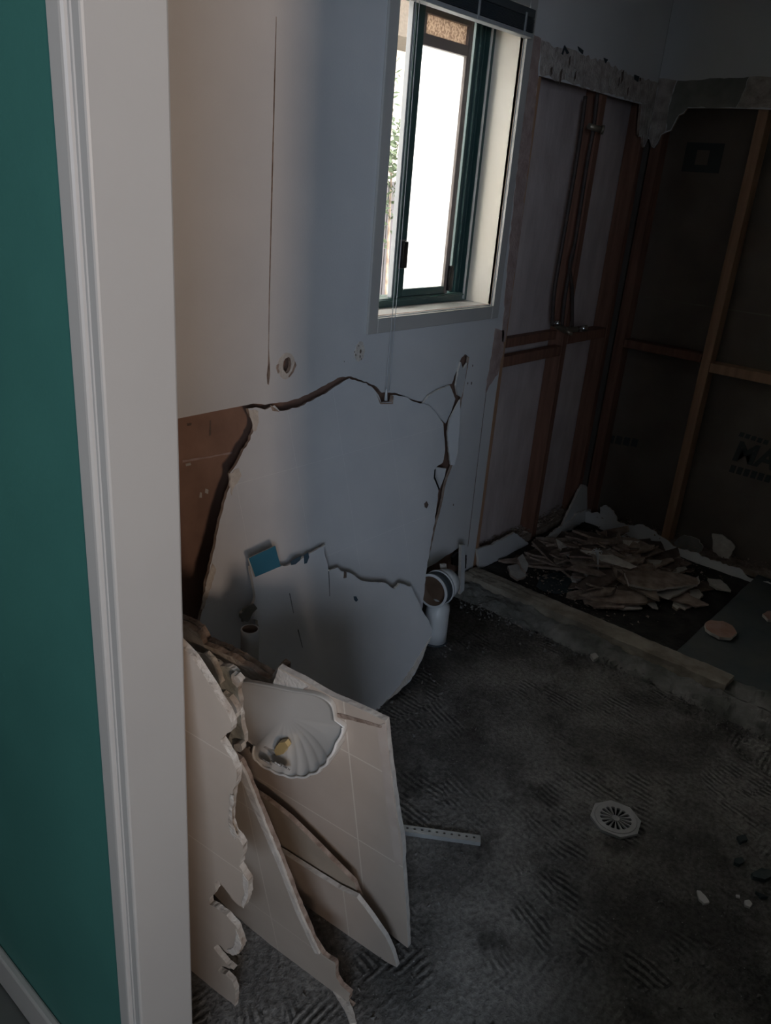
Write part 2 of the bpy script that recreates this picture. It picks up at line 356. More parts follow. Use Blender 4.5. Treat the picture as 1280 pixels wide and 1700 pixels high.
# floors
def slab(name, x, y, ztop, th, m, nx=2, ny=2, amp=0, seed=0, fr=6):
    bm = bmesh.new(); c = ((x[0]+x[1])/2, (y[0]+y[1])/2); g = []
    for i in range(nx+1):
        row = []
        for j in range(ny+1):
            X = x[0]+(x[1]-x[0])*i/nx; Y = y[0]+(y[1]-y[0])*j/ny
            z = amp*noise.noise(Vector((X*fr+seed, Y*fr, seed))) + amp*.5*noise.noise(Vector((X*fr*3, Y*fr*3+seed, 1)))
            row.append(bm.verts.new((X-c[0], Y-c[1], z)))
        g.append(row)
    for i in range(nx):
        for j in range(ny):
            f = bm.faces.new((g[i][j], g[i+1][j], g[i+1][j+1], g[i][j+1])); f.smooth = True
    per = [g[i][0] for i in range(nx+1)] + [g[nx][j] for j in range(1, ny+1)] + [g[i][ny] for i in range(nx-1, -1, -1)] + [g[0][j] for j in range(ny-1, 0, -1)]
    low = [bm.verts.new((v.co.x, v.co.y, -th)) for v in per]; n = len(per)
    for k in range(n): bm.faces.new((per[k], low[k], low[(k+1) % n], per[(k+1) % n]))
    bm.faces.new(list(reversed(low)))
    return link(name, bm, m, M4=Matrix.Translation((c[0], c[1], ztop)))
S(slab('floor', (.489, XB+.09), (-.9, YW+.15), 0.0, .1, 'floor'))
S(slab('floor_hall', (-3.3, .489), (-4.9, 2.6), 0.0, .1, 'hallfloor'))
S(slab('ceiling', (.489, XB+.2), (-.9, YW+.22), 2.5, .1, 'sky_ceiling'))
S(slab('ceiling_hall', (-3.3, .489), (-4.9, 2.7), 2.6, .1, 'sky_ceiling'))  # runs on past the hall to roof the added sky-blocking shell

# ---- left wall: the wall with the window
PW = Plane((0, YW, 0), (1, 0, 0), (0, -1, 0))      # local u = world x, v = world z
wm = M
top_hole_px = [(300, 694), (330, 688), (365, 681), (412, 672)]
hole_px = [(420, 670), (440, 672), (470, 668), (495, 662), (520, 650), (545, 636), (565, 626), (583, 625), (600, 631), (622, 640), (634, 652),
           (655, 652), (680, 662), (702, 667), (716, 652), (735, 642), (750, 637), (757, 618), (766, 594), (772, 588), (779, 593), (777, 610), (771, 640), (766, 670), (761, 700), (756, 735),
           (752, 770), (741, 800), (733, 840), (722, 880), (709, 943), (722, 936), (737, 925), (752, 916), (770, 904)]
ph = [PW.uv(*p) for p in hole_px]
outer = [(.489, 2.5), (.489, .915)] + [(max(.489, u), v) for u, v in [PW.uv(*p) for p in top_hole_px]]
outer += ragged(ph, .0015, .012, 5, keep=lambda a, b_: a == ph[-1])[:-1] if False else ragged(ph, .0015, .015, 5, keep=lambda a, b_: a == ph[-1])
x0 = ph[-1][0]
outer += [(x0+.006, .0), (2.592, 0), (2.597, .3), (2.594, .7), (2.600, 1.2), (2.598, 1.845)]
opn = [(2.60, 1.851), (3.40, 1.851)]
outer += ragged(opn, .001, .05, 7)[:-1] if False else [(2.60, 1.851), (2.9, 1.853), (3.2, 1.850), (3.405, 1.852), (3.415, 1.80), (3.43, 1.745), (3.45, 1.735), (3.465, 1.752), (3.475, 1.74), (3.485, 1.715), (3.50, 1.70), (3.51, 1.712), (XB, 1.73), (XB, 2.5)]
win_h = [(1.864, 1.113), (2.48, 1.113), (2.48, 2.02), (1.864, 2.02)]
crk = [(1.4365, 1.822), (1.4345, 1.70), (1.4325, 1.45), (1.432, 1.2), (1.4335, 1.06), (1.4335, 1.015), (1.430, .985), (1.4325, .962), (1.438, .958), (1.442, .985), (1.440, 1.02), (1.4355, 1.06), (1.4355, 1.2), (1.4375, 1.45), (1.4385, 1.70), (1.4385, 1.822)]
hr = R(4)
hole_r = []
hc = PW.uv(477, 606)
for k in range(14):
    a = 2*math.pi*k/14; rr = 1+hr.uniform(-.12, .12); hole_r.append((hc[0]+.0155*rr*math.cos(a), hc[1]+.024*rr*math.sin(a)))
wall_left = S(plate('wall_left', [outer, win_h, crk, hole_r], PW, .011, ['paint', 'edge']))
# torn and stained zones standing on the sheet (parts of the wall)
def wz(name, px, m, seed, z=.0012, amp=.004, seg=.02, pts=None):
    p = [PW.uv(*q) for q in px] if px else pts
    p = ragged(p, amp, seg, seed)
    return plate(name, [p], PW, .0025, [m, m], wall_left, z0=z)
wz('torn_paper_strip', [(883, 55), (898, 64), (893, 126), (880, 250), (862, 400), (845, 520), (838, 568), (833, 566), (843, 430), (856, 300), (869, 190), (878, 110)], 'paper', 3)
wz('torn_paper_strip', [(822, 545), (836, 548), (836, 580), (826, 622), (812, 640), (806, 655), (808, 630), (816, 590)], 'paper', 9)
tz = [(898, 66), (925, 78), (950, 82), (985, 98), (1003, 100), (1035, 120), (1060, 128), (1095, 138)]
tzw = [PW.uv(*q) for q in tz] + [(XB-.002, 1.86), (XB-.002, 1.74), (3.50, 1.705), (3.482, 1.72), (3.465, 1.756), (3.45, 1.738), (3.432, 1.748), (3.417, 1.80), (3.407, 1.855), (2.604, 1.855)]
wz('torn_plaster_band', None, 'plaster_rough', 12, pts=tzw, amp=.006)
# drips, flakes and scrape marks in the torn band
dr = R(31)
for k in range(16):
    u = dr.uniform(2.66, 3.48); v = dr.uniform(1.865, 1.935)
    h_ = dr.uniform(.012, .05); w_ = dr.uniform(.006, .02)
    wz('plaster_flake' if k % 2 else 'scrape_mark', None, 'frag_pale' if k % 2 else 'frag_dark', 40+k, z=.003, amp=.002, seg=.01,
       pts=[(u, v-h_*.5), (u+w_*.6, v-h_*.2), (u+w_*.4, v+h_*.5), (u-w_*.4, v+h_*.3)])
for px in ([(931, 89), (936, 75), (943, 88), (940, 90), (936, 81), (933, 91)], [(958, 77), (967, 84), (966, 90), (960, 84)], [(1001, 96), (1008, 99), (1004, 105)], [(1052, 124), (1060, 127), (1058, 136), (1052, 132)]):
    wz('pencil_mark', px, 'pencil', 5, z=.0045, amp=.0003, seg=.02)
for k, (u0, w_, b_) in enumerate(((3.425, .020, 1.735), (3.447, .014, 1.728), (3.478, .022, 1.700), (3.503, .013, 1.722))):
    wz('plaster_drip', None, 'plaster_rough', 60+k, z=.006, amp=.0015, seg=.012, pts=[(u0-w_*.5, 1.86), (u0-w_*.5, b_+.03), (u0, b_), (u0+w_*.5, b_+.03), (u0+w_*.5, 1.86)])
# patch marks left by fittings
wz('torn_paint_ring', [(466, 585), (478, 588), (488, 595), (491, 606), (487, 618), (479, 626), (470, 622), (460, 615), (459, 600)], 'edge_white', 2, z=.0006, amp=.001, seg=.01) if False else None
rg = []; r2 = R(2)
def ring_pts(c, a, b_, n, seed, j=.06):
    q = R(seed); return [(c[0]+a*(1+q.uniform(-j, j))*math.cos(2*math.pi*k/n), c[1]+b_*(1+q.uniform(-j, j))*math.sin(2*math.pi*k/n)) for k in range(n)]
bm = bmesh.new(); add_plate(bm, [ring_pts((hc[0]-.004, hc[1]-.001), .032, .036, 20, 3), hole_r], .0015, 0, 0, z0=.0012)
link('torn_paint_ring', bm, 'edge_white', wall_left, recalc=False)
wz('hairline_tear', [(489, 600), (491, 606), (486, 618), (479, 626), (478, 625), (484, 616), (488, 605)], 'edge', 3, z=.003, amp=.0003)
wz('hairline_tear', [(459, 606), (462, 604), (461, 612), (463, 616), (461, 620), (458, 611)], 'edge', 3, z=.003, amp=.0003)
c_ = PW.uv(597, 584)
wz('filler_patch', None, 'plaster_rough', 8, z=.0012, amp=.001, pts=ring_pts(c_, .022, .030, 16, 5)) if False else None
bm = bmesh.new(); add_plate(bm, [ring_pts(c_, .022, .030, 18, 6, .1)], .001, 0, 0, z0=.001); link('filler_patch', bm, 'edge_white', wall_left, recalc=False)
for i, (px, py, s_) in enumerate(((598, 583, .0045), (597, 592, .003), (590, 589, .0025), (588, 584, .002), (595, 574, .002), (599, 596, .002), (784, 607, .003), (782, 636, .004), (776, 636, .003), (776, 604, .003), (752, 838, .003), (571, 600, .001))):
    q = PW.uv(px, py); bm = bmesh.new(); add_plate(bm, [ring_pts(q, s_*.7, s_*1.4, 8, i, .2)], .0012, 0, 0, z0=.0025); link('screw_hole', bm, 'frag_dark', wall_left, recalc=False)
# loose flaps of the broken sheet on the right of the hole
def flap(px, dz, seed, tilt):
    pl = Plane((2.1, YW-dz, 0), (1, tilt, 0), (-tilt, -1, 0)) if False else Plane((2.15, YW-dz, .7), (1, -tilt, 0), (-tilt, -1, -.05))
    pts = ragged([pl.uv(*p) for p in px], .001, .012, seed)
    bm = bmesh.new(); add_plate(bm, [pts], .007)
    o = link('torn_flap', bm, ['paint_board', 'edge_white'], None, recalc=False, M4=pl.m)
    o.parent = wall_left; o.matrix_parent_inverse = wall_left.matrix_world.inverted()
    return o
SC.view_layers[0].update()
flap([(702, 670), (712, 657), (728, 647), (747, 640), (756, 662), (749, 684), (740, 703), (731, 696), (716, 680)], .016, 3, .05)
flap([(757, 640), (761, 616), (765, 601), (769, 614), (776, 603), (771, 640), (766, 660), (760, 656)], .014, 4, -.1)
flap([(747, 696), (764, 664), (764, 700), (760, 750), (755, 773), (748, 772), (745, 745), (743, 718)], .022, 5, .3)
flap([(724, 776), (741, 778), (738, 792), (730, 812), (722, 792)], .030, 6, .2)

# vertical joint on the right of the hole, trim at the shower end
wz('sheet_joint', None, 'frag_dark', 1, z=.001, amp=.0006, seg=.05, pts=[(2.5315, .14), (2.534, .14), (2.5275, .5), (2.5235, .84), (2.5215, .84), (2.5250, .5)])

# lining boards seen through the holes
o = S(box('wall_lining', (.45, 2.63), (1.668, 1.676), (0, 1.09), 'brown_lining', bev=0))
PL = Plane((0, 1.668, 0), (1, 0, 0), (0, -1, 0))
def lz(px, m, seed=1, amp=.001):
    p = [PL.uv(*q) for q in px]; q = ragged(p, amp, .02, seed); bm = bmesh.new(); add_plate(bm, [q], .0012, 0, 0, z0=.001)
    c = link('stain_mark', bm, m, None, recalc=False, M4=PL.m); c.parent = o; c.matrix_parent_inverse = o.matrix_world.inverted()
SC.view_layers[0].update()
lz([(348, 698), (350, 698), (350, 722), (347, 724)], 'frag_dark'); lz([(310, 703), (318, 702), (317, 706), (311, 707)], 'frag_dark')
lz([(341, 811), (346, 813), (345, 820), (340, 818)], 'frag_pale'); lz([(332, 817), (335, 818), (335, 826), (331, 826)], 'frag_pale')
lz([(308, 770), (316, 768), (317, 772), (309, 774)], 'frag_pale')
lz([(303, 764), (350, 757), (385, 750), (385, 753), (340, 761), (303, 768)], 'paper')
S(box('wall_lining_shower', (2.6, 3.56), (1.700, 1.708), (0, 2.5), 'pink_lining', bev=0))
S(box('wall_outer_cladding', (.45, 1.86), (1.725, 1.83), (-.1, 2.6), 'ext_wall', bev=0))
S(box('wall_outer_cladding', (2.484, 3.75), (1.725, 1.83), (-.1, 2.6), 'ext_wall', bev=0))
S(box('wall_outer_cladding', (1.86, 2.484), (1.725, 1.83), (-.1, 1.10), 'ext_wall', bev=0))
S(box('wall_outer_cladding', (1.86, 2.484), (1.725, 1.83), (2.03, 2.6), 'ext_wall', bev=0))

# ---- timber framing
def timber(name, x, y, z, m, label, group=None):
    t = box(name, x, y, z, m, bev=.0025); tag(t, label, 'timber', group); return t
timber('timber_stud', (2.602, 2.640), (1.625, 1.697), (.0, 2.49), 'stud_light', 'orange-brown timber stud at the left edge of the shower recess beside the white wall')
timber('timber_stud', (3.090, 3.130), (1.627, 1.697), (.0, 2.49), 'stud', 'dark red timber stud in the middle of the shower recess behind the copper pipes')
timber('timber_stud', (3.488, 3.526), (1.625, 1.697), (.0, 2.49), 'stud', 'dark red-brown corner stud on the window side of the shower corner')
timber('timber_stud', (1.415, 1.455), (1.625, 1.665), (1.1, 2.49), 'stud', 'timber stud showing as a thin line in the open joint left of the window')
timber('timber_nogging', (2.642, 3.088), (1.660, 1.697), (.925, .962), 'stud', 'upper and rearmost of two short dark noggings left of the tap pipes')
timber('timber_nogging', (2.642, 3.088), (1.626, 1.664), (.862, .903), 'stud', 'lower front nogging left of the tap pipes, with chipped edge')
timber('timber_nogging', (3.132, 3.486), (1.626, 1.690), (.905, .947), 'stud', 'short dark nogging under the tap body, right of the middle stud')
timber('timber_plate', (2.642, 3.088), (1.626, 1.695), (.0, .034), 'frag_brown', 'dusty bottom plate along the window side of the shower, left of the middle stud')
timber('timber_plate', (3.132, 3.486), (1.626, 1.695), (.0, .034), 'frag_brown', 'dusty bottom plate along the window side of the shower, right of the middle stud')

# ---- back wall
PB = Plane((XB, 0, 0), (0, -1, 0), (-1, 0, 0))     # local u = -world y, v = world z
pb = lambda px, py: PB.uv(px, py)
o_b = [(-YW+.001, 2.5), (-YW+.001, 1.735), (-1.60, 1.73), (-1.592, 1.708), (-1.577, 1.70), (-1.565, 1.72), (-1.556, 1.752), (-1.535, 1.762), (-1.518, 1.768), (-1.505, 1.80), (-1.497, 1.825), (-1.48, 1.832), (-1.468, 1.852), (-1.3, 1.853), (-1.14, 1.85), (.9, 1.852), (.9, 2.5)]
wall_back = S(plate('wall_back', [o_b], PB, .011, ['dark_wall', 'edge'], z0=0))
wall_back.data.materials[0] = M['paint']
def bz(name, pts, m, seed, z=.0012, amp=.003, seg=.02, th=.0025):
    p = ragged(pts, amp, seg, seed); return plate(name, [p], PB, th, [m, m], wall_back, z0=z)
bz('torn_plaster_patch', [(-1.53, 1.951), (-1.25, 1.962), (-1.262, 1.90), (-1.275, 1.856), (-1.465, 1.856), (-1.48, 1.836), (-1.498, 1.828), (-1.51, 1.80), (-1.52, 1.772), (-1.538, 1.766), (-1.545, 1.86)], 'plaster_grey', 4)
bz('torn_plaster_band', [(-1.609, 1.96), (-1.535, 1.952), (-1.548, 1.86), (-1.54, 1.766), (-1.558, 1.754), (-1.567, 1.722), (-1.577, 1.702), (-1.592, 1.71), (-1.609, 1.74)], 'plaster_rough', 6)
bz('torn_plaster_band', [(-1.248, 1.962), (-1.0, 1.962), (.2, 1.955), (.2, 1.856), (-1.272, 1.856), (-1.26, 1.90)], 'plaster_rough', 6)
for k, (u0, w_, b_) in enumerate(((-1.585, .02, 1.708), (-1.567, .014, 1.73))):
    bz('plaster_drip', [(u0-w_*.5, 1.86), (u0-w_*.5, b_+.03), (u0, b_-.006), (u0+w_*.5, b_+.03), (u0+w_*.5, 1.86)], 'plaster_rough', 60+k, z=.006, amp=.0015, seg=.012)
timber('timber_stud', (3.532, 3.602), (1.555, 1.600), (.0, 2.49), 'stud', 'brown corner stud on the back side of the shower corner')
timber('timber_stud', (3.532, 3.602), (1.150, 1.190), (.0, 2.49), 'stud_light', 'tall orange-brown stud in the back wall, left of the printed board')
timber('timber_stud', (3.532, 3.602), (.56, .60), (.0, 2.49), 'stud_light', 'stud of the back wall, out at the right')
timber('timber_stud', (3.532, 3.602), (-.04, .0), (.0, 2.49), 'stud_light', 'farthest right stud of the back wall')
timber('timber_nogging', (3.532, 3.602), (1.192, 1.553), (.868, .905), 'stud', 'red-brown nogging between the corner stud and the tall orange stud')
timber('timber_nogging', (3.532, 3.602), (.602, 1.148), (.835, .876), 'stud_light', 'orange-brown nogging right of the tall orange stud')
timber('timber_nogging', (3.532, 3.602), (.002, .558), (.868, .905), 'stud_light', 'nogging beyond the right edge, near the floor of the back wall')
bb = S(box('wall_lining_back', (3.604, 3.614), (-.9, 1.70), (0, 2.5), 'boardback', bev=0))
SC.view_layers[0].update()
PBB = Plane((3.604, 0, 0), (0, -1, 0), (-1, 0, 0))
def bbz(name, loops, m, z=.0012):
    bm = bmesh.new(); add_plate(bm, loops, .001, 0, 0, z0=z)
    c = link(name, bm, m, None, recalc=False, M4=PBB.m); c.parent = bb; c.matrix_parent_inverse = bb.matrix_world.inverted(); return c
M['jointtape'] = mat('pale_board_joint', (.22, .20, .16), .9, (.17, .15, .12), 20)
a, b_ = PBB.uv(1045, 489), PBB.uv(1280, 519)
bbz('board_joint', [[(a[0]-.1, a[1]-.003), (.9, b_[1]-.004), (.9, b_[1]+.002), (a[0]-.1, a[1]+.002)]], 'jointtape')
s0, s1 = PBB.uv(1141, 236), PBB.uv(1193, 288)
bbz('printed_square', [[(s0[0], s1[1]), (s1[0], s1[1]), (s1[0], s0[1]), (s0[0], s0[1])], [(s0[0]+.05, s1[1]+.028), (s0[0]+.05, s0[1]-.028), (s1[0]-.055, s0[1]-.028), (s1[0]-.055, s1[1]+.028)]], 'print')
def text_mesh(body, size, at, m, name, shear=0.0, bold=0.0):
    cu = bpy.data.curves.new('t', 'FONT'); cu.body = body; cu.size = size; cu.extrude = .0005; cu.offset = bold; cu.shear = shear
    to = bpy.data.objects.new('t', cu); COL.objects.link(to); SC.view_layers[0].update()
    me = bpy.data.meshes.new_from_object(to.evaluated_get(bpy.context.evaluated_depsgraph_get())); me.name = name
    bpy.data.objects.remove(to); bpy.data.curves.remove(cu)
    me.materials.clear(); me.materials.append(M[m])
    c = bpy.data.objects.new(name, me); COL.objects.link(c)
    c.matrix_world = PBB.m @ Matrix.Translation((at[0], at[1], .0015)); c.parent = bb; c.matrix_parent_inverse = bb.matrix_world.inverted()
t0 = PBB.uv(1214, 762); text_mesh('MAS', .125, t0, 'print', 'printed_letters', .15, .004)
# the smaller printed lines are too dark to read: dashes of the same length
pr = R(77)
def dashes(px0, px1, h_, n, seed):
    a, b_ = PBB.uv(*px0), PBB.uv(*px1); q = R(seed)
    for k in range(n):
        u0 = a[0]+(b_[0]-a[0])*k/n; u1 = a[0]+(b_[0]-a[0])*(k+.75)/n; v = a[1]+(b_[1]-a[1])*k/n
        bbz('print_dash', [[(u0, v), (u1, v), (u1+.004, v+h_), (u0+.004, v+h_)]], 'print')
dashes((1210, 783), (1292, 806), .034, 7, 1)
dashes((1226, 724), (1276, 740), .02, 5, 2)
dashes((1008, 734), (1060, 742), .04, 4, 3)

# ---- front wall with the doorway, hall side green
def wall_box(name, x, y, z):
    bm = bmesh.new(); c = ((x[0]+x[1])/2, (y[0]+y[1])/2, z[0])
    add_box(bm, (x[0]-c[0], x[1]-c[0]), (y[0]-c[1], y[1]-c[1]), (0, z[1]-z[0]))
    bm.faces.ensure_lookup_table()
    for f in bm.faces:
        f.normal_update(); f.material_index = 0 if f.calc_center_median().x < -(x[1]-x[0])*.49 else 1
    return S(link(name, bm, ['green', 'paint'], M4=Matrix.Translation(c)))
GX = .42; RX = .489
wall_box('wall_front', (GX, RX), (.712, 2.6), (0, 2.5))
wall_box('wall_front_right', (GX, RX), (-4.9, -.122), (0, 2.5))
wall_box('wall_front_above_door', (GX, RX), (-.122, .712), (2.07, 2.5))
S(box('wall_right', (RX, 3.8), (-.99, -.9), (0, 2.5), 'dark_wall', bev=0))
PH = Plane((-1.6, 0, 0), (0, -1, 0), (1, 0, 0)); PH = Plane((-1.6, 0, 0), (0, 1, 0), (1, 0, 0))
S(plate('wall_hall_back', [[(-2.5, 0), (2.7, 0), (2.7, 2.5), (-2.5, 2.5)], [(-2.25, 1.30), (-.85, 1.30), (-.85, 2.3), (-2.25, 2.3)]], PH, .1, ['green', 'jamb']))  # unseen wall; opening added for the cool lamp, sill raised to dim low surfaces
S(box('wall_hall_end', (-1.7, RX), (2.6, 2.7), (0, 2.5), 'green', bev=0))
nh = PN = Plane((0, -2.4, 0), (-1, 0, 0), (0, 1, 0))
S(plate('wall_hall_near', [[(-RX, 0), (1.7, 0), (1.7, 2.5), (-RX, 2.5)], [(.55, 1.28), (1.55, 1.28), (1.55, 2.2), (.55, 2.2)]], PN, .1, ['green', 'jamb']))  # unseen wall; opening and sill added to cut the warm lamp's low rays
S(box('wall_corner_end', (3.614, 3.70), (-.9, 1.83), (0, 2.5), 'dark_wall', bev=0))

for nme, x, y in (('wall_sky_block_far', (-3.4, -3.3), (-4.9, 2.6)), ('wall_sky_block_near', (-3.4, RX), (-5.0, -4.9)), ('wall_sky_block_end', (-3.4, -1.7), (2.6, 2.7))):  # added unseen shell, keeps sky light out of the hall openings
    S(box(nme, x, y, (0, 2.6), 'sky_block', bev=0))
# door frame: jamb lining and moulded architrave on the hall side
door = S(empty('door_1', (.44, .70, 0)))
L_ = lambda x, y, z: (x-.44, y-.70, z)
def in_door(name, x, y, z, m, bev=.0015):
    bm = bmesh.new(); add_box(bm, (x[0]-.44, x[1]-.44), (y[0]-.70, y[1]-.70), z, 0, bev); return link(name, bm, m, door)
in_door('jamb', (.4045, .4905), (.69, .7115), (0, 2.05), 'jamb', .003)
in_door('jamb', (.4045, .4905), (-.1215, -.10), (0, 2.05), 'jamb', .003)
in_door('jamb', (.4045, .4905), (-.1215, .7115), (2.05, 2.0695), 'jamb', .003)
prof = [(0, .419), (0, .4115), (.001, .4085), (.0035, .4065), (.006, .4072), (.0068, .4088), (.0082, .4088), (.0092, .4062), (.0130, .4035), (.0155, .4032), (.0175, .4045), (.0185, .4062), (.0200, .4062), (.0210, .4030), (.0230, .4010), (.0260, .4005), (.0450, .4005), (.0480, .4025), (.0495, .4060), (.0495, .419)]
def arch(y_in, sgn):
    bm = bmesh.new(); lo, hi = [], []
    for t, x in prof:
        lo.append(bm.verts.new((x-.44, y_in+sgn*t-.70, 0))); hi.append(bm.verts.new((x-.44, y_in+sgn*t-.70, 2.08)))
    n = len(prof)
    for k in range(n): bm.faces.new((lo[k], lo[(k+1) % n], hi[(k+1) % n], hi[k]))
    bm.faces.new(lo); bm.faces.new(hi)
    return link('architrave', bm, 'jamb', door)
arch(.692, 1); arch(-.102, -1)
in_door('architrave', (.4005, .419), (-.15, .74), (2.055, 2.105), 'jamb', .003)
sk = S(box('baseboard_left', (.4045, .4195), (.742, 2.6), (0, .085), 'jamb', bev=.004))
S(box('baseboard_right', (.4045, .4195), (-3.2, -.152), (0, .085), 'jamb', bev=.004))

# ================================================================== WINDOW
YF = 1.719
win = S(empty('window_1', (2.17, YW, 1.113)))
def iw(name, x, y, z, m, bev=.0012, parent=None):
    bm = bmesh.new(); add_box(bm, (x[0]-2.17, x[1]-2.17), (y[0]-YW, y[1]-YW), (z[0]-1.113, z[1]-1.113), 0, bev); return link(name, bm, m, parent or win)
M['reveal'] = mat('cream_reveal_paint', (.80, .73, .62), .5, (.84, .78, .68), 4)
iw('reveal', (2.480, 2.492), (YW+.0005, 1.80), (1.101, 2.02), 'reveal'); iw('reveal', (1.852, 1.864), (YW+.0005, 1.80), (1.101, 2.02), 'reveal')
iw('sill', (1.864, 2.480), (YW-.004, 1.80), (1.099, 1.112), 'jamb', .002); iw('head_lining', (1.864, 2.480), (YW+.0005, 1.80), (2.021, 2.032), 'reveal')
# moulded trim round the opening
for nme, x, z in (('window_trim', (1.818, 1.862), (1.062, 2.07)), ('window_trim', (2.483, 2.527), (1.062, 2.07)), ('window_trim', (1.863, 2.482), (1.062, 1.1085)), ('window_trim', (1.863, 2.482), (2.024, 2.07))):
    iw(nme, x, (YW-.009, YW-.0005), z, 'jamb', .003)
iw('trim_bead', (2.481, 2.486), (YW-.013, YW-.0085), (1.105, 2.03), 'jamb', .001)
iw('trim_bead', (1.860, 2.486), (YW-.013, YW-.0085), (1.1035, 1.1085), 'jamb', .001)
# outer frame
iw('window_frame', (1.8645, 1.90), (YF, 1.79), (1.113, 2.02), 'alu'); iw('window_frame', (2.452, 2.4795), (YF, 1.79), (1.113, 2.02), 'alu')
iw('window_frame', (2.400, 2.4515), (YF+.022, 1.79), (1.14, 2.00), 'alu'); iw('frame_channel', (2.438, 2.4415), (YF+.012, YF+.024), (1.14, 2.0), 'alu')
iw('frame_channel', (2.418, 2.4215), (YF+.012, YF+.024), (1.14, 2.0), 'alu')
iw('frame_channel', (2.4515, 2.4545), (YF-.008, YF+.001), (1.118, 2.0), 'blindrail')
iw('window_frame', (1.90, 2.452), (YF, 1.79), (1.113, 1.140), 'alu'); iw('window_frame', (1.90, 2.452), (YF, 1.79), (1.985, 2.02), 'alu')
iw('frame_track', (1.90, 2.452), (YF-.006, YF+.002), (1.131, 1.137), 'alu')
# sliding sash with frosted pane
iw('sash_stile', (2.066, 2.114), (YF+.002, YF+.026), (1.141, 1.985), 'alu', .003)
iw('sash_lip', (2.058, 2.064), (YF+.004, YF+.022), (1.141, 1.985), 'blindrail'); iw('sash_lip', (2.0655, 2.0695), (YF-.004, YF+.003), (1.141, 1.985), 'alu')
iw('sash_rail', (2.114, 2.345), (YF+.004, YF+.026), (1.141, 1.166), 'alu', .002)
iw('sash_rail', (2.114, 2.345), (YF+.004, YF+.026), (1.872, 1.903), 'alu_grey', .002)
iw('sash_rail', (2.114, 2.345), (YF+.004, YF+.026), (1.955, 1.985), 'alu_grey', .002)
iw('sash_stile', (2.338, 2.350), (YF+.004, YF+.024), (1.141, 1.985), 'alu_grey', .002); iw('sash_stile', (2.353, 2.366), (YF+.006, YF+.024), (1.141, 1.985), 'alu_grey', .002)
iw('sash_stile', (2.114, 2.128), (YF+.006, YF+.024), (1.903, 1.955), 'alu_grey', .001)
iw('frosted_pane', (2.114, 2.338), (YF+.014, YF+.018), (1.166, 1.872), 'frost', 0)
iw('textured_pane', (2.128, 2.338), (YF+.014, YF+.018), (1.903, 1.955), 'tex_pane', 0)
iw('fixed_pane', (1.90, 2.452), (YF+.044, YF+.048), (1.14, 1.985), 'glass', 0)
iw('sash_latch', (2.081, 2.105), (YF-.014, YF+.004), (1.235, 1.318), 'black', .003)
iw('latch_plate', (2.078, 2.106), (YF-.002, YF+.0025), (1.232, 1.322), 'alu_grey', .001)
iw('roller_catch', (2.356, 2.376), (YF-.006, YF+.008), (1.150, 1.235), 'black', .003)
iw('catch_arm', (2.374, 2.380), (YF-.004, YF+.004), (1.16, 1.22), 'alu_grey', .001)

# venetian blind bundled at the top
bl = empty('venetian_blind', (2.16, 1.60, 1.94)); tag(bl, 'dark venetian blind pulled up in a bundle at the top of the window', 'blind')
def ib(name, x, y, z, m, bev=.0012):
    bm = bmesh.new(); add_box(bm, (x[0]-2.16, x[1]-2.16), (y[0]-1.60, y[1]-1.60), (z[0]-1.94, z[1]-1.94), 0, bev); return link(name, bm, m, bl)
ib('head_rail', (1.872, 2.474), (1.575, 1.604), (1.992, 2.015), 'blind')
ib('bottom_rail', (1.872, 2.474), (1.573, 1.606), (1.938, 1.951), 'blindrail', .003)
for k in range(11): ib('slat', (1.872, 2.474), (1.574, 1.605), (1.9530+k*.0034, 1.9548+k*.0034), 'blind', 0)
for x in (1.93, 2.17, 2.42): ib('ladder_tape', (x-.004, x+.004), (1.571, 1.5735), (1.938, 2.0), 'blindrail', 0)
co = empty('blind_cord', (1.905, 1.585, .87)); tag(co, 'thin double pull cord of the blind hanging down over the sill and wall', 'cord')
def cordpts(dx, z1): return [(dx+.004*math.sin(t*2.5), -.0 , 1.07-t*(1.07-z1)) for t in [k/14 for k in range(15)]]
for dx, z1 in ((-.004, .0), (.011, .012)):
    bm = bmesh.new(); add_tube(bm, cordpts(dx, z1), .0012, 6); link('cord_strand', bm, 'cord', co)
bm = bmesh.new(); add_tube(bm, [(.0, 0, .02), (.001, 0, -.018)], [.0025, .006], 10); link('cord_tassel', bm, 'pvc', co)

# ================================================================== OUTSIDE
S(slab('ground_outside', (-6, 12), (1.84, 14), -.25, .1, 'ground'))
hse = box('neighbour_wall', (.5, 2.62), (3.75, 3.95), (-.25, 3.4), 'ext_wall', bev=0) if False else None
nb = empty('neighbour_house', (3.4, 4.6, -.25)); tag(nb, 'cream rendered house wall with eave outside the window', 'house')
bm = bmesh.new(); add_box(bm, (-.95, 3.4), (0, .2), (0, 3.2)); link('rendered_wall', bm, 'ext_wall', nb)
bm = bmesh.new(); add_box(bm, (-1.25, 3.6), (-.45, .3), (2.66, 3.9)); link('eave', bm, 'eave', nb)
fe = empty('paling_fence', (4.5, 3.6, -.25)); tag(fe, 'weathered grey paling fence seen through the left strip of the window', 'fence')
for k in range(26):
    bm = bmesh.new(); add_box(bm, (-1.4+k*.11, -1.4+k*.11+.1), (0, .018), (0, 1.72+.01*(k % 3)), 0, .002); link('paling', bm, 'fence', fe)
bm = bmesh.new(); add_box(bm, (-1.4, 1.46), (.018, .06), (1.2, 1.27)); link('rail', bm, 'fence', fe)
sh = empty('garden_shrub', (3.82, 3.25, -.25)); tag(sh, 'green leafy shrub outside, in front of the grey fence', 'shrub')
bm = bmesh.new(); q = R(8)
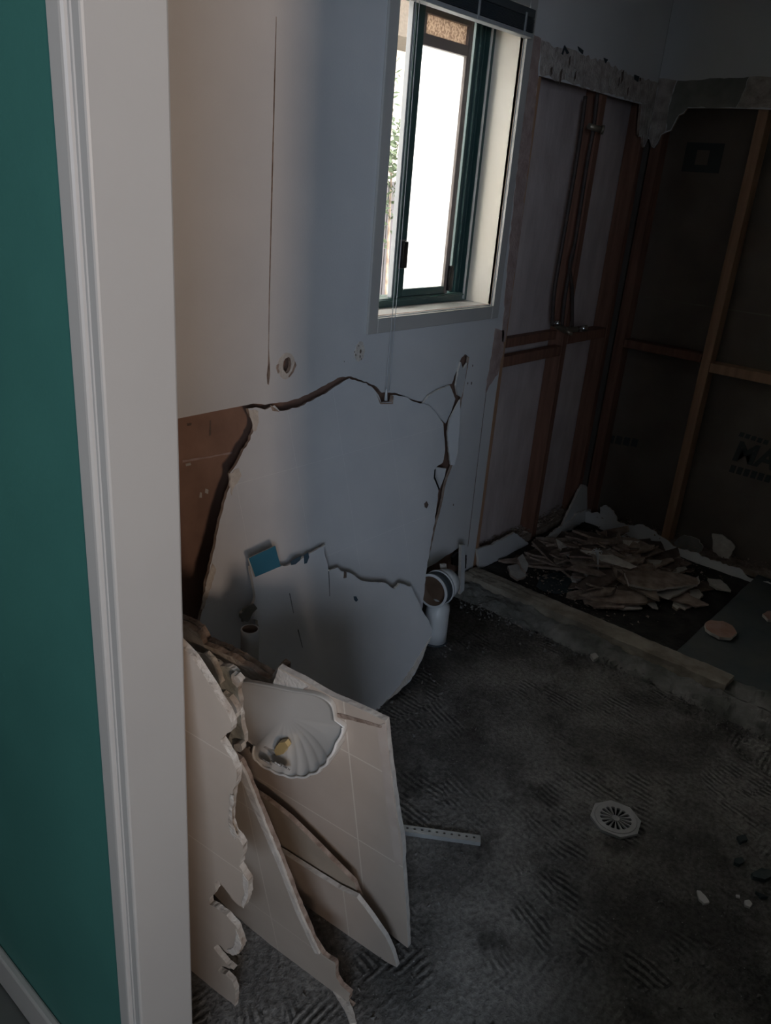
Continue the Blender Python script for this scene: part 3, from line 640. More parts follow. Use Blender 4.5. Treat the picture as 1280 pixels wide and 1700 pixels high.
for k in range(700):
    c = Vector((q.gauss(0, .13), q.gauss(0, .1), 1.85+q.gauss(0, .17))); a = Vector((q.uniform(-1, 1), q.uniform(-1, 1), q.uniform(-1, 1))).normalized()*.028; b2 = a.orthogonal().normalized()*.012
    bm.faces.new([bm.verts.new(c-a), bm.verts.new(c+b2), bm.verts.new(c+a), bm.verts.new(c-b2)])
link('foliage', bm, 'leaf', sh, recalc=False)
bm = bmesh.new(); add_tube(bm, [(0, 0, 0), (.02, 0, .9), (0, .02, 1.8)], [.012, .010, .006], 8); link('stem', bm, 'frag_brown', sh)

# ================================================================== LEANING WALL SHEETS
k1 = .27/.93
P1 = Plane((1.5, 1.335, 0), (1, 0, 0), (0, -1, k1))
b1 = [(412, 678), (425, 676), (440, 680), (456, 673), (464, 682), (492, 677), (500, 674), (520, 664), (545, 650), (566, 636), (580, 628), (594, 633), (608, 636), (620, 645), (628, 655), (633, 668), (650, 668), (652, 656), (668, 658), (692, 668), (712, 673), (722, 683), (736, 703), (737, 722), (739, 745), (735, 768), (724, 776), (721, 792), (728, 815), (724, 850), (715, 905), (708, 948), (702, 1000), (694, 1060), (684, 1130),
      (640, 1230), (500, 1230), (420, 1150), (326, 1050), (338, 1008), (342, 968), (352, 930), (362, 880), (372, 835), (384, 800), (382, 785), (392, 772), (402, 752), (412, 735), (420, 718), (428, 700), (418, 692)]
M['b1'] = tile_mat('white_marked_sheet', (.585, .60, .62), (.645, .655, .665), (.72, .73, .74), [0], [0], .0006)
def lines_from_px(pl, us, vs): return [pl.uv(*p)[0] for p in us], [pl.uv(*p)[1] for p in vs]
us, vs = lines_from_px(P1, [(570, 760), (490, 760), (655, 760), (410, 900)], [(650, 732), (650, 880)])
M['b1'] = tile_mat('white_marked_sheet', (.585, .60, .62), (.645, .655, .665), (.70, .71, .72), us, vs, .0007)
big = pxplate('wall_sheet', b1, P1, .011, ['b1', 'edge'], amp=.0022, seg=.016, seed=3, minv=0.0)
tag(big, 'large broken white wall sheet leaning under the window, jagged top edge', 'wall sheet')
def onp(name, px, pl, m, parent, z=.0012, amp=.0004, seg=.01, seed=1, th=.001):
    p = ragged([pl.uv(*q) for q in px], amp, seg, seed); bm = bmesh.new(); add_plate(bm, [p], th, 0, 0, z0=z); return link(name, bm, m, parent, recalc=False)
onp('torn_edge', [(412, 680), (428, 682), (429, 700), (424, 716), (420, 716), (416, 696)], P1, 'edge_white', big, amp=.002, z=.002)
onp('torn_edge', [(381, 786), (396, 777), (400, 790), (390, 805), (384, 822), (381, 800)], P1, 'edge_white', big, amp=.003, z=.003, th=.006)
onp('torn_edge', [(340, 975), (352, 935), (358, 945), (354, 962), (346, 985), (338, 1010), (333, 1012)], P1, 'gypsum', big, amp=.002, z=.002)
onp('crack', [(448, 672), (462, 682), (464, 684), (452, 682)], P1, 'edge', big)
onp('dent_mark', [(704, 836), (708, 832), (711, 838), (708, 844), (705, 842)], P1, 'frag_dark', big)
onp('dent_mark', [(625, 655), (632, 668), (650, 669), (651, 657), (653, 657), (652, 671), (631, 671)], P1, 'edge', big, z=.0014)
onp('crack', [(721, 780), (723, 778), (722, 792), (730, 812), (728, 813), (720, 794)], P1, 'void', big)

k2 = .15/.45
P2 = Plane((1.6, 1.262, 0), (1, 0, 0), (0, -1, k2))
b2 = [(416, 940), (440, 930), (462, 942), (480, 938), (505, 925), (525, 913), (541, 904), (538, 914), (546, 948), (560, 942), (566, 948), (580, 950), (600, 964), (640, 968), (655, 978), (664, 968), (684, 975), (690, 990), (697, 1003), (702, 1015), (712, 1030), (718, 1045), (716, 1055), (709, 1068), (702, 1092), (694, 1108), (682, 1130), (665, 1145), (650, 1155), (640, 1165), (627, 1184),
      (560, 1200), (430, 1175), (420, 1120), (424, 1090), (430, 1040), (428, 1030), (404, 1024), (400, 1018), (408, 1010), (420, 1005), (424, 990), (420, 965)]
low = pxplate('wall_sheet', b2, P2, .010, ['paint_board', 'edge_white'], amp=.0018, seg=.015, seed=9, minv=0.0)
tag(low, 'smaller broken white wall sheet propped before the large one, blue prints on top', 'wall sheet')
onp('torn_edge', [(398, 1020), (408, 1008), (420, 1002), (426, 1010), (418, 1018), (410, 1032), (402, 1032)], P2, 'plaster_grey', low, z=.004, amp=.003, th=.008)
onp('torn_edge', [(716, 1056), (709, 1070), (700, 1094), (685, 1122), (664, 1146), (640, 1166), (660, 1142), (680, 1114), (695, 1090)], P2, 'edge_white', low, z=.002, amp=.002, th=.002)
onp('blue_print', [(482, 932), (500, 922), (498, 930), (490, 937), (483, 938)], P2, 'blueprint', low)
onp('blue_print', [(504, 922), (511, 917), (513, 925), (509, 935), (505, 936)], P2, 'blueprint', low)
onp('chip_mark', [(571, 948), (575, 950), (575, 959), (570, 960)], P2, 'frag_dark', low)
onp('chip_mark', [(587, 990), (591, 990), (594, 996), (591, 999), (588, 996)], P2, 'blueprint', low)
for a_, b_ in (((480, 985), (487, 1018)), ((494, 1045), (502, 1075)), ((545, 948), (547, 990))):
    onp('scratch', [a_, (a_[0]+1.2, a_[1]), (b_[0]+.6, b_[1]), b_], P2, 'stone', low, amp=0, z=.0006)
# blue tab standing on the top left edge of the smaller sheet
PBL = Plane((1.35, 1.372, .4), (1, 0, 0), (0, -1, k2))
tab = pxplate('blue_card', [(413, 927), (457, 906), (466, 940), (424, 958)], PBL, .006, ['blue', 'edge_white'], amp=.0003, seg=.03, seed=2)
tag(tab, 'small blue sheet scrap standing at the top left corner of the smaller wall sheet', 'card')

# ================================================================== PIPES
# grey stub of pipe beside the smaller sheet
p0 = on(415, 1044, Vector((0, 1.20, 0)), Vector((0, 1, 0))); 
st = empty('waste_pipe_stub', (p0.x, p0.y, 0)); tag(st, 'grey open-topped plastic pipe stub standing left of the smaller wall sheet', 'pipe')
bm = bmesh.new(); add_hollow(bm, (0, 0, p0.z), (0, 0, 0), .0205, .0175, 28, 0, 1, 0); link('pipe_tube', bm, ['pvc_grey', 'pipe_in'], st)
# toilet waste bend
wp = empty('toilet_waste_pipe', (2.045, 1.39, 0)); tag(wp, 'white toilet waste pipe bend with dark rubber ring, right of the wall sheets', 'pipe')
dirv = Vector((-.97, -.06, .03)).normalized(); A = Vector((-.047, .003, .214))
bm = bmesh.new(); add_tube(bm, [(0, 0, .0), (0, 0, .05), (0, .002, .10), (.010, .006, .128), (.022, .010, .142)], [.041, .041, .042, .041, .036], 28); link('down_pipe', bm, 'pvc', wp, smooth=True)
bm = bmesh.new(); add_hollow(bm, A, A-dirv*.008, .061, .053, 40, 0, 1, 0, depth=7.0); link('socket_rim', bm, ['pvc', 'pipe_in'], wp)
bm = bmesh.new(); add_hollow(bm, A-dirv*.008, A-dirv*.044, .058, .0525, 40, 0, 1, 0); link('rubber_ring', bm, ['rubber', 'pipe_in'], wp, smooth=False)
bm = bmesh.new(); add_hollow(bm, A-dirv*.043, A-dirv*.050, .0615, .0525, 40, 0, 1, 0); link('collar', bm, ['pvc', 'pipe_in'], wp)
bm = bmesh.new(); add_tube(bm, [A-dirv*.055, A-dirv*.080, A-dirv*.105, A-dirv*.125, A-dirv*.134], [.055, .055, .049, .034, .012], 32); link('elbow', bm, 'pvc', wp, smooth=True)
bm = bmesh.new(); add_tube(bm, [A-dirv*.10+Vector((0, 0, -.01)), Vector((.055, .03, .12)), Vector((.02, .012, .05))], [.034, .028, .018], 16); link('side_web', bm, 'pvc', wp, smooth=True)
bm = bmesh.new(); add_tube(bm, [(0, 0, .0), (0, 0, .005)], [.047, .045], 28); link('base_gasket', bm, 'rubber', wp)
# bits beside the waste pipe
def at_y(px, py, y): return on(px, py, Vector((0, y, 0)), Vector((0, 1, 0)))
PT = Plane((2.3, 1.585, 0), (1, 0, 0), (0, -1, 0))
o = pxplate('trim_offcut', [(766, 905), (773, 905), (771, 975), (769, 992), (764, 991), (765, 950)], Plane((2.3, 1.52, 0), (1, 0, 0), (0, -1, 0)), .012, ['pvc', 'edge_white'], amp=.0003, seg=.05, minv=0)
tag(o, 'narrow white trim offcut standing right of the toilet waste pipe', 'trim offcut')
o = pxplate('steel_bracket', [(752, 926), (760, 918), (768, 918), (775, 922), (774, 944), (768, 941), (752, 938)], PT, .01, ['black', 'black'], amp=.001, seg=.01)
tag(o, 'small black metal bracket above and right of the toilet waste pipe', 'bracket')
o = pxplate('pipe_clip', [(733, 937), (741, 936), (744, 975), (737, 975)], Plane((2.3, 1.43, 0), (1, 0, 0), (0, -1, 0)), .008, ['edge_white', 'edge_white'], amp=.0004, seg=.01)
tag(o, 'short pale strap standing on top of the toilet waste pipe', 'pipe clip')

# shower pipes and tap
YP = 1.612
def pp(px, py, y=YP): return at_y(px, py, y)
def pipe(name, pts, r, m, label):
    P = [pp(*p) for p in pts]; base = min(P, key=lambda v: v.z).copy(); bm = bmesh.new()
    # smooth the run
    Q = catmull(P, 40)
    add_tube(bm, [v-base for v in Q], r, 12); o = link(name, bm, m, M4=Matrix.Translation(base), smooth=True); tag(o, label, 'pipe'); return o
pipe('copper_pipe', [(992, 155, 1.60), (985, 215, 1.60), (975, 270, 1.60), (955, 400, 1.60), (940, 480, 1.60), (933, 540, 1.60)], .0075, 'copper', 'dark copper riser ending at the shower elbow, middle of the three')
pipe('copper_pipe', [(972, 160, 1.62), (960, 250, 1.61), (938, 380, 1.605), (921, 480, 1.60), (917, 540, 1.60)], .0075, 'copper', 'leftmost dark copper pipe running down the middle stud')
pipe('copper_pipe', [(966, 330, 1.60), (955, 400, 1.59), (946, 440, 1.585), (950, 480, 1.585), (950, 542, 1.59)], .007, 'copper', 'rightmost bent copper pipe, curving out just above the tap')
e0 = pp(984, 212, 1.59)
el = empty('shower_elbow', e0); tag(el, 'brass elbow fitting of the shower outlet high on the copper riser', 'fitting')
e1 = pp(998, 215, 1.57)-e0
bm = bmesh.new(); add_tube(bm, [(-.02, .006, .004), e1*.3, e1], [.011, .011, .012], 14); link('elbow_body', bm, 'brass', el)
bm = bmesh.new(); add_tube(bm, [e1, e1+Vector((.006, -.008, -.001))], [.016, .016], 6); link('hex_nut', bm, 'brass', el)
t0 = pp(938, 548, 1.60); tp = empty('tap_body', t0); tag(tp, 'brass twin tap body with open ends sitting on the nogging at the pipe feet', 'tap')
t1 = pp(918, 538, 1.60)-t0; t2 = pp(966, 546, 1.585)-t0
bm = bmesh.new(); add_tube(bm, [t1, t1*.5, (0, 0, 0), t2*.5, t2*.9], [.009, .011, .014, .011, .012], 14); link('body', bm, 'brass', tp)
bm = bmesh.new(); add_hollow(bm, t2*.75+Vector((0, -.04, .012)), t2*.75, .013, .010, 18, 0, 1, 0); link('spindle_socket', bm, ['chrome', 'pipe_in'], tp)
bm = bmesh.new(); add_hollow(bm, t1+Vector((0, -.03, .01)), t1, .010, .007, 18, 0, 1, 0); link('spindle_socket', bm, ['chrome', 'pipe_in'], tp)
bm = bmesh.new(); add_tube(bm, [(0, 0, 0), (.01, -.03, -.012)], [.009, .008], 12); link('outlet', bm, 'brass', tp)

# ================================================================== FOREGROUND TILE-BOARD STACK
az = math.radians(95.5); FAR = Vector((math.cos(az), math.sin(az), 0)); LN = .215
def fplane(x, y, ln=LN, daz=0.0):
    a = az+math.radians(daz); far = Vector((math.cos(a), math.sin(a), 0)); U = -far
    side = Vector((-math.sin(a), math.cos(a), 0))   # points to -x
    up = (Vector((0, 0, 1)) + side*ln).normalized(); N_ = U.cross(up)
    return Plane((x, y, 0), U, N_)
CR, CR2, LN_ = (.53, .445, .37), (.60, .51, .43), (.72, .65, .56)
# rear sheets whose thick torn top edges show at the upper left
for i, (x, off, lab) in enumerate(((1.075, (6, -10), 'rearmost tile board of the front stack, only its torn brown top edge showing'), (1.048, (0, 0), 'second tile board from the back, torn brown edge above the soap shell'))):
    pl = fplane(x, .8)
    px = [(285, 1030), (312, 1040), (328, 1050), (338, 1070), (360, 1078), (385, 1090), (410, 1105), (440, 1124), (452, 1126), (462, 1106), (470, 1112), (470, 1260), (300, 1200)]
    px = [(a+off[0], b_+off[1]*.7) for a, b_ in px]
    m_ = M['fb'] = tile_mat('cream_tile_board', CR, CR2, LN_, [], [9], .001)
    o = pxplate('tile_board', px, pl, .012, ['gypsum', 'edge'], amp=.003, seg=.014, seed=20+i, minv=0)
    tag(o, lab, 'tile board')
PF1 = fplane(1.022, .68)
us, vs = lines_from_px(PF1, [(595, 1400)], [(600, 1262), (580, 1385)])
M['f1'] = tile_mat('cream_tile_board_lined', CR, CR2, LN_, us, vs, .0016)
f1 = pxplate('tile_board', [(462, 1108), (500, 1127), (550, 1156), (600, 1178), (640, 1197), (646, 1250), (653, 1310), (660, 1352), (668, 1400), (669, 1440), (674, 1500), (677, 1574), (640, 1545), (560, 1490), (440, 1400), (330, 1300), (300, 1250), (296, 1076), (330, 1090), (365, 1108), (400, 1128), (436, 1148), (452, 1140), (457, 1124)],
             PF1, .011, ['f1', 'edge_white'], amp=.001, seg=.02, seed=4, minv=0)
tag(f1, 'tall cream tile board at the right of the front stack, carrying the shell soap dish', 'tile board')
onp('broken_top_strip', [(452, 1142), (462, 1110), (500, 1130), (515, 1140), (505, 1150), (480, 1154), (460, 1156)], PF1, 'edge_white', f1, z=.001, amp=.001)
onp('broken_edge_crack', [(556, 1182), (580, 1188), (635, 1204), (634, 1208), (580, 1194), (558, 1190)], PF1, 'edge', f1, z=.0014, amp=.0008)
onp('broken_edge_crack', [(440, 1150), (470, 1154), (500, 1146), (513, 1138), (508, 1150), (480, 1158), (455, 1158)], PF1, 'edge', f1, z=.002, amp=.001)
onp('margin_strip', [(626, 1205), (640, 1200), (652, 1310), (668, 1434), (657, 1436), (640, 1320)], PF1, 'margin', f1, z=.0012, amp=.0004)
# overlay sheet with shell
onp('overlay_edge', [(543, 1160), (551, 1166), (556, 1200), (553, 1200), (548, 1170), (510, 1148), (512, 1144)], PF1, 'edge_white', f1, z=.004, amp=.0005, th=.004)
# moulded shell soap dish
def shell(pl, parent):
    ZR_ = .036
    low_px = [(414, 1246), (432, 1266), (455, 1279), (480, 1287), (505, 1287), (527, 1278), (543, 1262), (551, 1243), (554, 1222)]
    up_px = [(552, 1198), (546, 1172), (520, 1156), (480, 1150), (440, 1142), (402, 1136), (393, 1150), (395, 1190), (402, 1225)]
    base = catmull([pl.uvz(*p, ZR_) for p in low_px], 73)
    c = Vector(pl.uvz(470, 1192, .012)); LB = 9; P = []; Z = []; W = []
    for k, p in enumerate(base):
        sc = abs(math.sin(LB*math.pi*k/72)); d = (p-c).normalized(); P.append(p + d*.0035*sc); zz = min(1, (72-k)/16, (k+4)/10); zz = zz*zz*(3-2*zz); Z.append(.010+(ZR_-.010)*zz); W.append(sc)
    upb = catmull([pl.uvz(*p, .014) for p in up_px], 40)
    for k, p in enumerate(upb):
        e = 1; P.append(p); Z.append(.010); W.append(0)
    n = len(P); K = 14; bm = bmesh.new(); cc = bm.verts.new((c.x, c.y, .006)); rings = []
    for k in range(1, K+1):
        t = k/K; row = []
        for p, z, w in zip(P, Z, W):
            q = c.lerp(p, t); row.append(bm.verts.new((q.x, q.y, .006 + (z-.006)*t**2.6 - .0009*w*math.sin(t*math.pi*.9)*t)))
        rings.append(row)
    def off(k_, z_):
        return [bm.verts.new((v.co.x + (p-c).normalized().x*k_, v.co.y + (p-c).normalized().y*k_, (v.co.z+z_) if z_ is not None else .0005)) for v, p in zip(rings[K-1], P)]
    al = rings + [off(.0012, .0022), off(.0032, .0020), off(.0042, -.001), off(.001, None)]
    for i in range(n): bm.faces.new((cc, rings[0][i], rings[0][(i+1) % n]))
    for a, b_ in zip(al, al[1:]):
        for i in range(n): bm.faces.new((a[i], b_[i], b_[(i+1) % n], a[(i+1) % n]))
    o = link('shell_soap_dish', bm, 'shell', parent, smooth=True)
    bm = bmesh.new(); add_tube(bm, [(p.x, p.y, z_+.002) for p, z_ in zip(P[:73], Z)], .0026, 8); link('shell_rim', bm, 'rim', o)
    return o
sd = shell(PF1, f1)
def shard(name, pl, px, z, m, label, cat, th=.004, seed=1, tilt=0.0):
    pts = [pl.uvz(*p, z) for p in px]; c = (sum(p[0] for p in pts)/len(pts), sum(p[1] for p in pts)/len(pts))
    bm = bmesh.new(); add_plate(bm, [ragged([(p[0]-c[0], p[1]-c[1]) for p in pts], .0008, .008, seed)], th, 0, 0)
    o = link(name, bm, m, M4=pl.m @ Matrix.Translation((c[0], c[1], z)) @ Matrix.Rotation(tilt, 4, 'X'), recalc=False)
    return tag(o, label, cat)
shard('soap_remnant', PF1, [(455, 1245), (463, 1233), (473, 1232), (478, 1240), (470, 1252), (458, 1255)], .026, 'soap', 'yellow amber soap remnant lying in the shell soap dish', 'soap', .010)
for i, (px, z, lab) in enumerate((([(428, 1262), (440, 1256), (452, 1262), (450, 1272), (436, 1275)], .040, 'dull brown-grey foil shard at the left end of the shell dish'),
                     ([(448, 1264), (462, 1258), (470, 1266), (464, 1278), (450, 1280)], .042, 'crumpled silver foil shard in the middle of the shell dish'),
                     ([(464, 1266), (482, 1268), (480, 1280), (462, 1282)], .042, 'silver foil shard right of the middle one in the shell dish'))):
    shard('foil_shard', PF1, px, z, 'foil', lab, 'foil shard', .003, i, .5)
shard('paper_scrap', PF1, [(412, 1240), (440, 1240), (462, 1252), (458, 1262), (430, 1262), (412, 1255)], .022, 'gypsum', 'pinkish torn paper scrap behind the foil in the shell dish', 'paper scrap', .003, 7)

PF2 = fplane(.968, .68)
M['f2'] = tile_mat('cream_tile_board_plain', CR, CR2, LN_, *lines_from_px(PF2, [(575, 1520)], []), .0014)
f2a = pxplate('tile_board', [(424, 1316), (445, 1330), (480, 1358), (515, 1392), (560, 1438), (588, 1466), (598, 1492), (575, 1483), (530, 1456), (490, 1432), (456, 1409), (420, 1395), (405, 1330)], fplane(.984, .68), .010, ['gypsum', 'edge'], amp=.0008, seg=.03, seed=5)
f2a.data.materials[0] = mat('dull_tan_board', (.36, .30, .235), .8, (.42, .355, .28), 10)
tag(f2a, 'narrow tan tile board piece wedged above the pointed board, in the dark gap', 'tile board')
f2b = pxplate('tile_board', [(440, 1398), (462, 1412), (500, 1436), (560, 1474), (592, 1490), (615, 1520), (640, 1556), (652, 1582), (659, 1606), (640, 1597), (600, 1570), (550, 1537), (500, 1505), (440, 1465), (400, 1420), (410, 1395)], PF2, .010, ['f2', 'edge_white'], amp=.0008, seg=.03, seed=6, minv=0)
tag(f2b, 'cream tile board piece with a sharp point touching the floor, mid stack', 'tile board')
PF3 = fplane(.845, .70)
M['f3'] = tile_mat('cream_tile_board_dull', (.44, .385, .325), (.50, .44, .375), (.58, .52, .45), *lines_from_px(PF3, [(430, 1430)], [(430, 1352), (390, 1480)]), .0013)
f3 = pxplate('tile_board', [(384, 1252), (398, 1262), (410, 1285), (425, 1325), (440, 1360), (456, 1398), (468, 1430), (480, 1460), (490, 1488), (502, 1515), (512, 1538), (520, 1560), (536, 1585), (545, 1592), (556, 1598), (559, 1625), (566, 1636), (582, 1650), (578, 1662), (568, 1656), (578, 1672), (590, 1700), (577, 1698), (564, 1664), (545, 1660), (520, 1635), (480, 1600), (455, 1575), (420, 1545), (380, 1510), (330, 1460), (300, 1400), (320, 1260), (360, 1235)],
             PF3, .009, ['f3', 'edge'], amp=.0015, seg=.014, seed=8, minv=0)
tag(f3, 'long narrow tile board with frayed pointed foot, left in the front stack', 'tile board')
onp('ply_edge', [(400, 1264), (412, 1288), (440, 1360), (470, 1434), (502, 1518), (532, 1582), (525, 1580), (494, 1514), (464, 1436), (434, 1366), (404, 1294), (392, 1270)], PF3, 'edge_white', f3, z=.004, amp=.0006, th=.005)
# torn plaster debris wedged at the upper left
PDB = fplane(.80, .72)
db = pxplate('plaster_debris', [(338, 1092), (352, 1098), (366, 1106), (380, 1108), (392, 1118), (396, 1140), (398, 1172), (406, 1235), (398, 1246), (388, 1240), (378, 1236), (386, 1212), (374, 1180), (356, 1146), (340, 1112)], PDB, .008, ['plaster_grey', 'gypsum'], amp=.003, seg=.012, seed=13)
db.data.materials[0] = mat('grey_green_plaster', (.30, .31, .27), .9, (.44, .43, .38), 14, bump=.8, bscale=50)
tag(db, 'grey-green torn plaster strip wedged at the top left of the front stack', 'plaster debris')
for px, lab, m_ in (([(325, 1092), (340, 1086), (350, 1096), (362, 1122), (366, 1136), (352, 1128), (334, 1108)], 'cream torn plaster lump at the top left beside the door jamb', 'gypsum'),
                    ([(384, 1120), (392, 1122), (400, 1132), (394, 1142), (386, 1134)], 'white plaster crumb on the upper grey-green plaster strip', 'edge_white'),
                    ([(368, 1152), (380, 1158), (392, 1176), (393, 1192), (382, 1178), (372, 1166)], 'pale plaster chip halfway down the grey-green plaster strip', 'frag_pale'),
                    ([(388, 1236), (400, 1236), (402, 1246), (390, 1250)], 'small white plaster cube at the foot of the grey-green plaster strip', 'frag_pale')):
    pl = fplane(.79, .72)
    o = pxplate('plaster_chip', px, pl, .009, [m_, 'gypsum'], amp=.002, seg=.01, seed=len(lab)); tag(o, lab, 'plaster chip')
PF4 = fplane(.690, .82, .20)
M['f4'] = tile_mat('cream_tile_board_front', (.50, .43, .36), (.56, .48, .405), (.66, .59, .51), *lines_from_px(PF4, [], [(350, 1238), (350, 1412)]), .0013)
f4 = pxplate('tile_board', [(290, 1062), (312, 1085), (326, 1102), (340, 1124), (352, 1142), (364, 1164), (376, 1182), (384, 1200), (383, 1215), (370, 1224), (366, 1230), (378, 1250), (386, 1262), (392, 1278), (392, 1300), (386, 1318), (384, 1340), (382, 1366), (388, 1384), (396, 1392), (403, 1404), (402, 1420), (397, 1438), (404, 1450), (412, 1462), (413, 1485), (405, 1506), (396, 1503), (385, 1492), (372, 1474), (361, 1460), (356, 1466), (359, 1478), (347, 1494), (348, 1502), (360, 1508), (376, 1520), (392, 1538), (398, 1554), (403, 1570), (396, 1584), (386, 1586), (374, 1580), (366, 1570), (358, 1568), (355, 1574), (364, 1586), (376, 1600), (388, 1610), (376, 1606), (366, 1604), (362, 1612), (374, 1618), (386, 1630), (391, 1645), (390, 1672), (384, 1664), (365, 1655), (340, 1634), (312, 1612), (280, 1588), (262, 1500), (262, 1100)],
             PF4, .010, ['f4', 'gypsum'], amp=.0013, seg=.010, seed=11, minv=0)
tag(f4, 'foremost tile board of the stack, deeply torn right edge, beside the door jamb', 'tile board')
onp('torn_edge', [(404, 1450), (413, 1463), (413, 1487), (405, 1507), (402, 1500), (407, 1482), (404, 1466)], PF4, 'edge_white', f4, z=.0015, amp=.0008)
onp('torn_edge', [(384, 1318), (390, 1320), (386, 1345), (387, 1368), (396, 1388), (392, 1394), (383, 1380), (380, 1360)], PF4, 'gypsum', f4, z=.0015, amp=.0015)
onp('torn_edge', [(392, 1540), (402, 1570), (394, 1584), (386, 1585), (378, 1576), (388, 1572), (392, 1560)], PF4, 'edge_white', f4, z=.0015, amp=.001)

# ================================================================== FLOOR THINGS
def flo(px, py, z=0.0): return on(px, py, Vector((0, 0, z)), Vector((0, 0, 1)))
# octagonal floor grate
g0 = flo(1022, 1359, .006); gr = empty('floor_drain', (g0.x, g0.y, 0), None)
gr.rotation_euler = (0, 0, math.radians(14)); tag(gr, 'round slotted floor drain with octagonal grey rim set in the stripped floor', 'drain')
octo = [(.066*math.cos(math.radians(22.5+45*k)), .066*math.sin(math.radians(22.5+45*k))) for k in range(8)]
octi = [(.057*math.cos(math.radians(22.5+45*k)), .057*math.sin(math.radians(22.5+45*k))) for k in range(8)]
circ = lambda r, n: [(r*math.cos(2*math.pi*k/n), r*math.sin(2*math.pi*k/n)) for k in range(n)]
bm = bmesh.new(); add_plate(bm, [octo, circ(.0545, 40)], .012, 0, 0, z0=.0075); link('rim', bm, 'grate', gr, recalc=False)
slots = []
for k in range(16):
    a = 2*math.pi*k/16; w0, w1 = .05, .13
    slots.append([(.010*math.cos(a-.16), .010*math.sin(a-.16)), (.0395*math.cos(a-w1), .0395*math.sin(a-w1)), (.0415*math.cos(a), .0415*math.sin(a)), (.0395*math.cos(a+w1), .0395*math.sin(a+w1)), (.010*math.cos(a+.16), .010*math.sin(a+.16))])
bm = bmesh.new(); add_plate(bm, [circ(.0535, 40)] + slots, .005, 0, 0, z0=.0085); link('grate_disc', bm, 'grate', gr, recalc=False)
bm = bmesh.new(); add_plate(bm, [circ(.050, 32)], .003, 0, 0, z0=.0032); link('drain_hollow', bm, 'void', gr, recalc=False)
# perforated angle strip
a0, a1 = flo(655, 1384), flo(797, 1404); dv = (a1-a0); Ls = dv.length; ang = math.atan2(dv.y, dv.x)
pa = empty('perforated_angle', a0); pa.rotation_euler = (0, 0, ang); tag(pa, 'perforated galvanised steel angle strip lying on the floor', 'steel strip')
holes = [ring_pts((.030+k*.0185, .0125), .0036, .0036, 10, k, 0) for k in range(int((Ls-.04)/.0185)+1)]
bm = bmesh.new(); add_plate(bm, [[(0, 0), (Ls, 0), (Ls, .022), (0, .022)]] + holes, .0014, 0, 0, z0=.012); link('perforated_leg', bm, 'galv', pa, recalc=False)
bm = bmesh.new(); add_box(bm, (0, Ls), (-.0014, .0), (.0005, .0125)); link('upright_leg', bm, 'galv', pa)
# chips on the floor
def floor_chip(name, px, h_, m, label, cat, seed):
    pts = [flo(*p) for p in px]; c = sum(pts, Vector())/len(pts); bm = bmesh.new()
    loop = ragged([(p.x-c.x, p.y-c.y) for p in pts], .0008, .01, seed); n = len(loop)
    ar = sum(loop[j][0]*loop[(j+1) % n][1]-loop[(j+1) % n][0]*loop[j][1] for j in range(n))
    if ar < 0: loop.reverse()
    add_plate(bm, [loop], h_, 0, 0, z0=h_)
    o = link(name, bm, m, M4=Matrix.Translation((c.x, c.y, .0003)), recalc=False); return tag(o, label, cat)
floor_chip('plaster_chip', [(1156, 1481), (1162, 1482), (1170, 1490), (1177, 1501), (1168, 1503), (1160, 1496)], .006, 'white_chip', 'larger oval white chip on the floor right of the drain', 'plaster chip', 1)
floor_chip('plaster_chip', [(1235, 1498), (1243, 1497), (1248, 1504), (1244, 1509), (1236, 1506)], .006, 'white_chip', 'small round white chip near the right edge of the floor', 'plaster chip', 2)
floor_chip('plaster_chip', [(1221, 1487), (1227, 1488), (1228, 1492), (1222, 1491)], .004, 'white_chip', 'tiny white chip just above the small round white chip', 'plaster chip', 3)
floor_chip('stone_chip', [(1246, 1455), (1262, 1447), (1278, 1450), (1279, 1460), (1268, 1466), (1248, 1461)], .012, 'stone', 'blue-grey stone chip at the right edge of the floor', 'stone chip', 4)
floor_chip('stone_chip', [(1218, 1430), (1230, 1428), (1235, 1434), (1226, 1440), (1217, 1436)], .010, 'stone', 'dark stone chip up and left of the blue-grey one', 'stone chip', 5)
floor_chip('stone_chip', [(1222, 1393), (1236, 1390), (1240, 1398), (1228, 1403)], .009, 'stone', 'uppermost dark stone chip near the right edge', 'stone chip', 6)
floor_chip('stone_chip', [(1253, 1484), (1264, 1488), (1274, 1493), (1262, 1493)], .008, 'stone', 'thin dark stone sliver below the blue-grey one', 'stone chip', 7)
for i, (x, y) in enumerate(((985, 1094), (1005, 1097), (1030, 1102), (1018, 1106), (870, 1030), (1052, 1112))):
    floor_chip('mortar_chip', [(x-6, y-3), (x+3, y-6), (x+8, y+1), (x, y+6)], .012, ['frag_pale', 'mortar_grey'][i % 2],
               ['pale chip at the foot of the shower hob, leftmost of the lying pair', 'grey mortar chip right beside the leftmost pale chip', 'pale chip farthest right but one along the hob foot', 'grey mortar chip in the middle of the row along the hob foot', 'pale chip near the left end of the hob, alone', 'grey mortar chip at the right end of the row along the hob'][i], 'mortar chip', i)
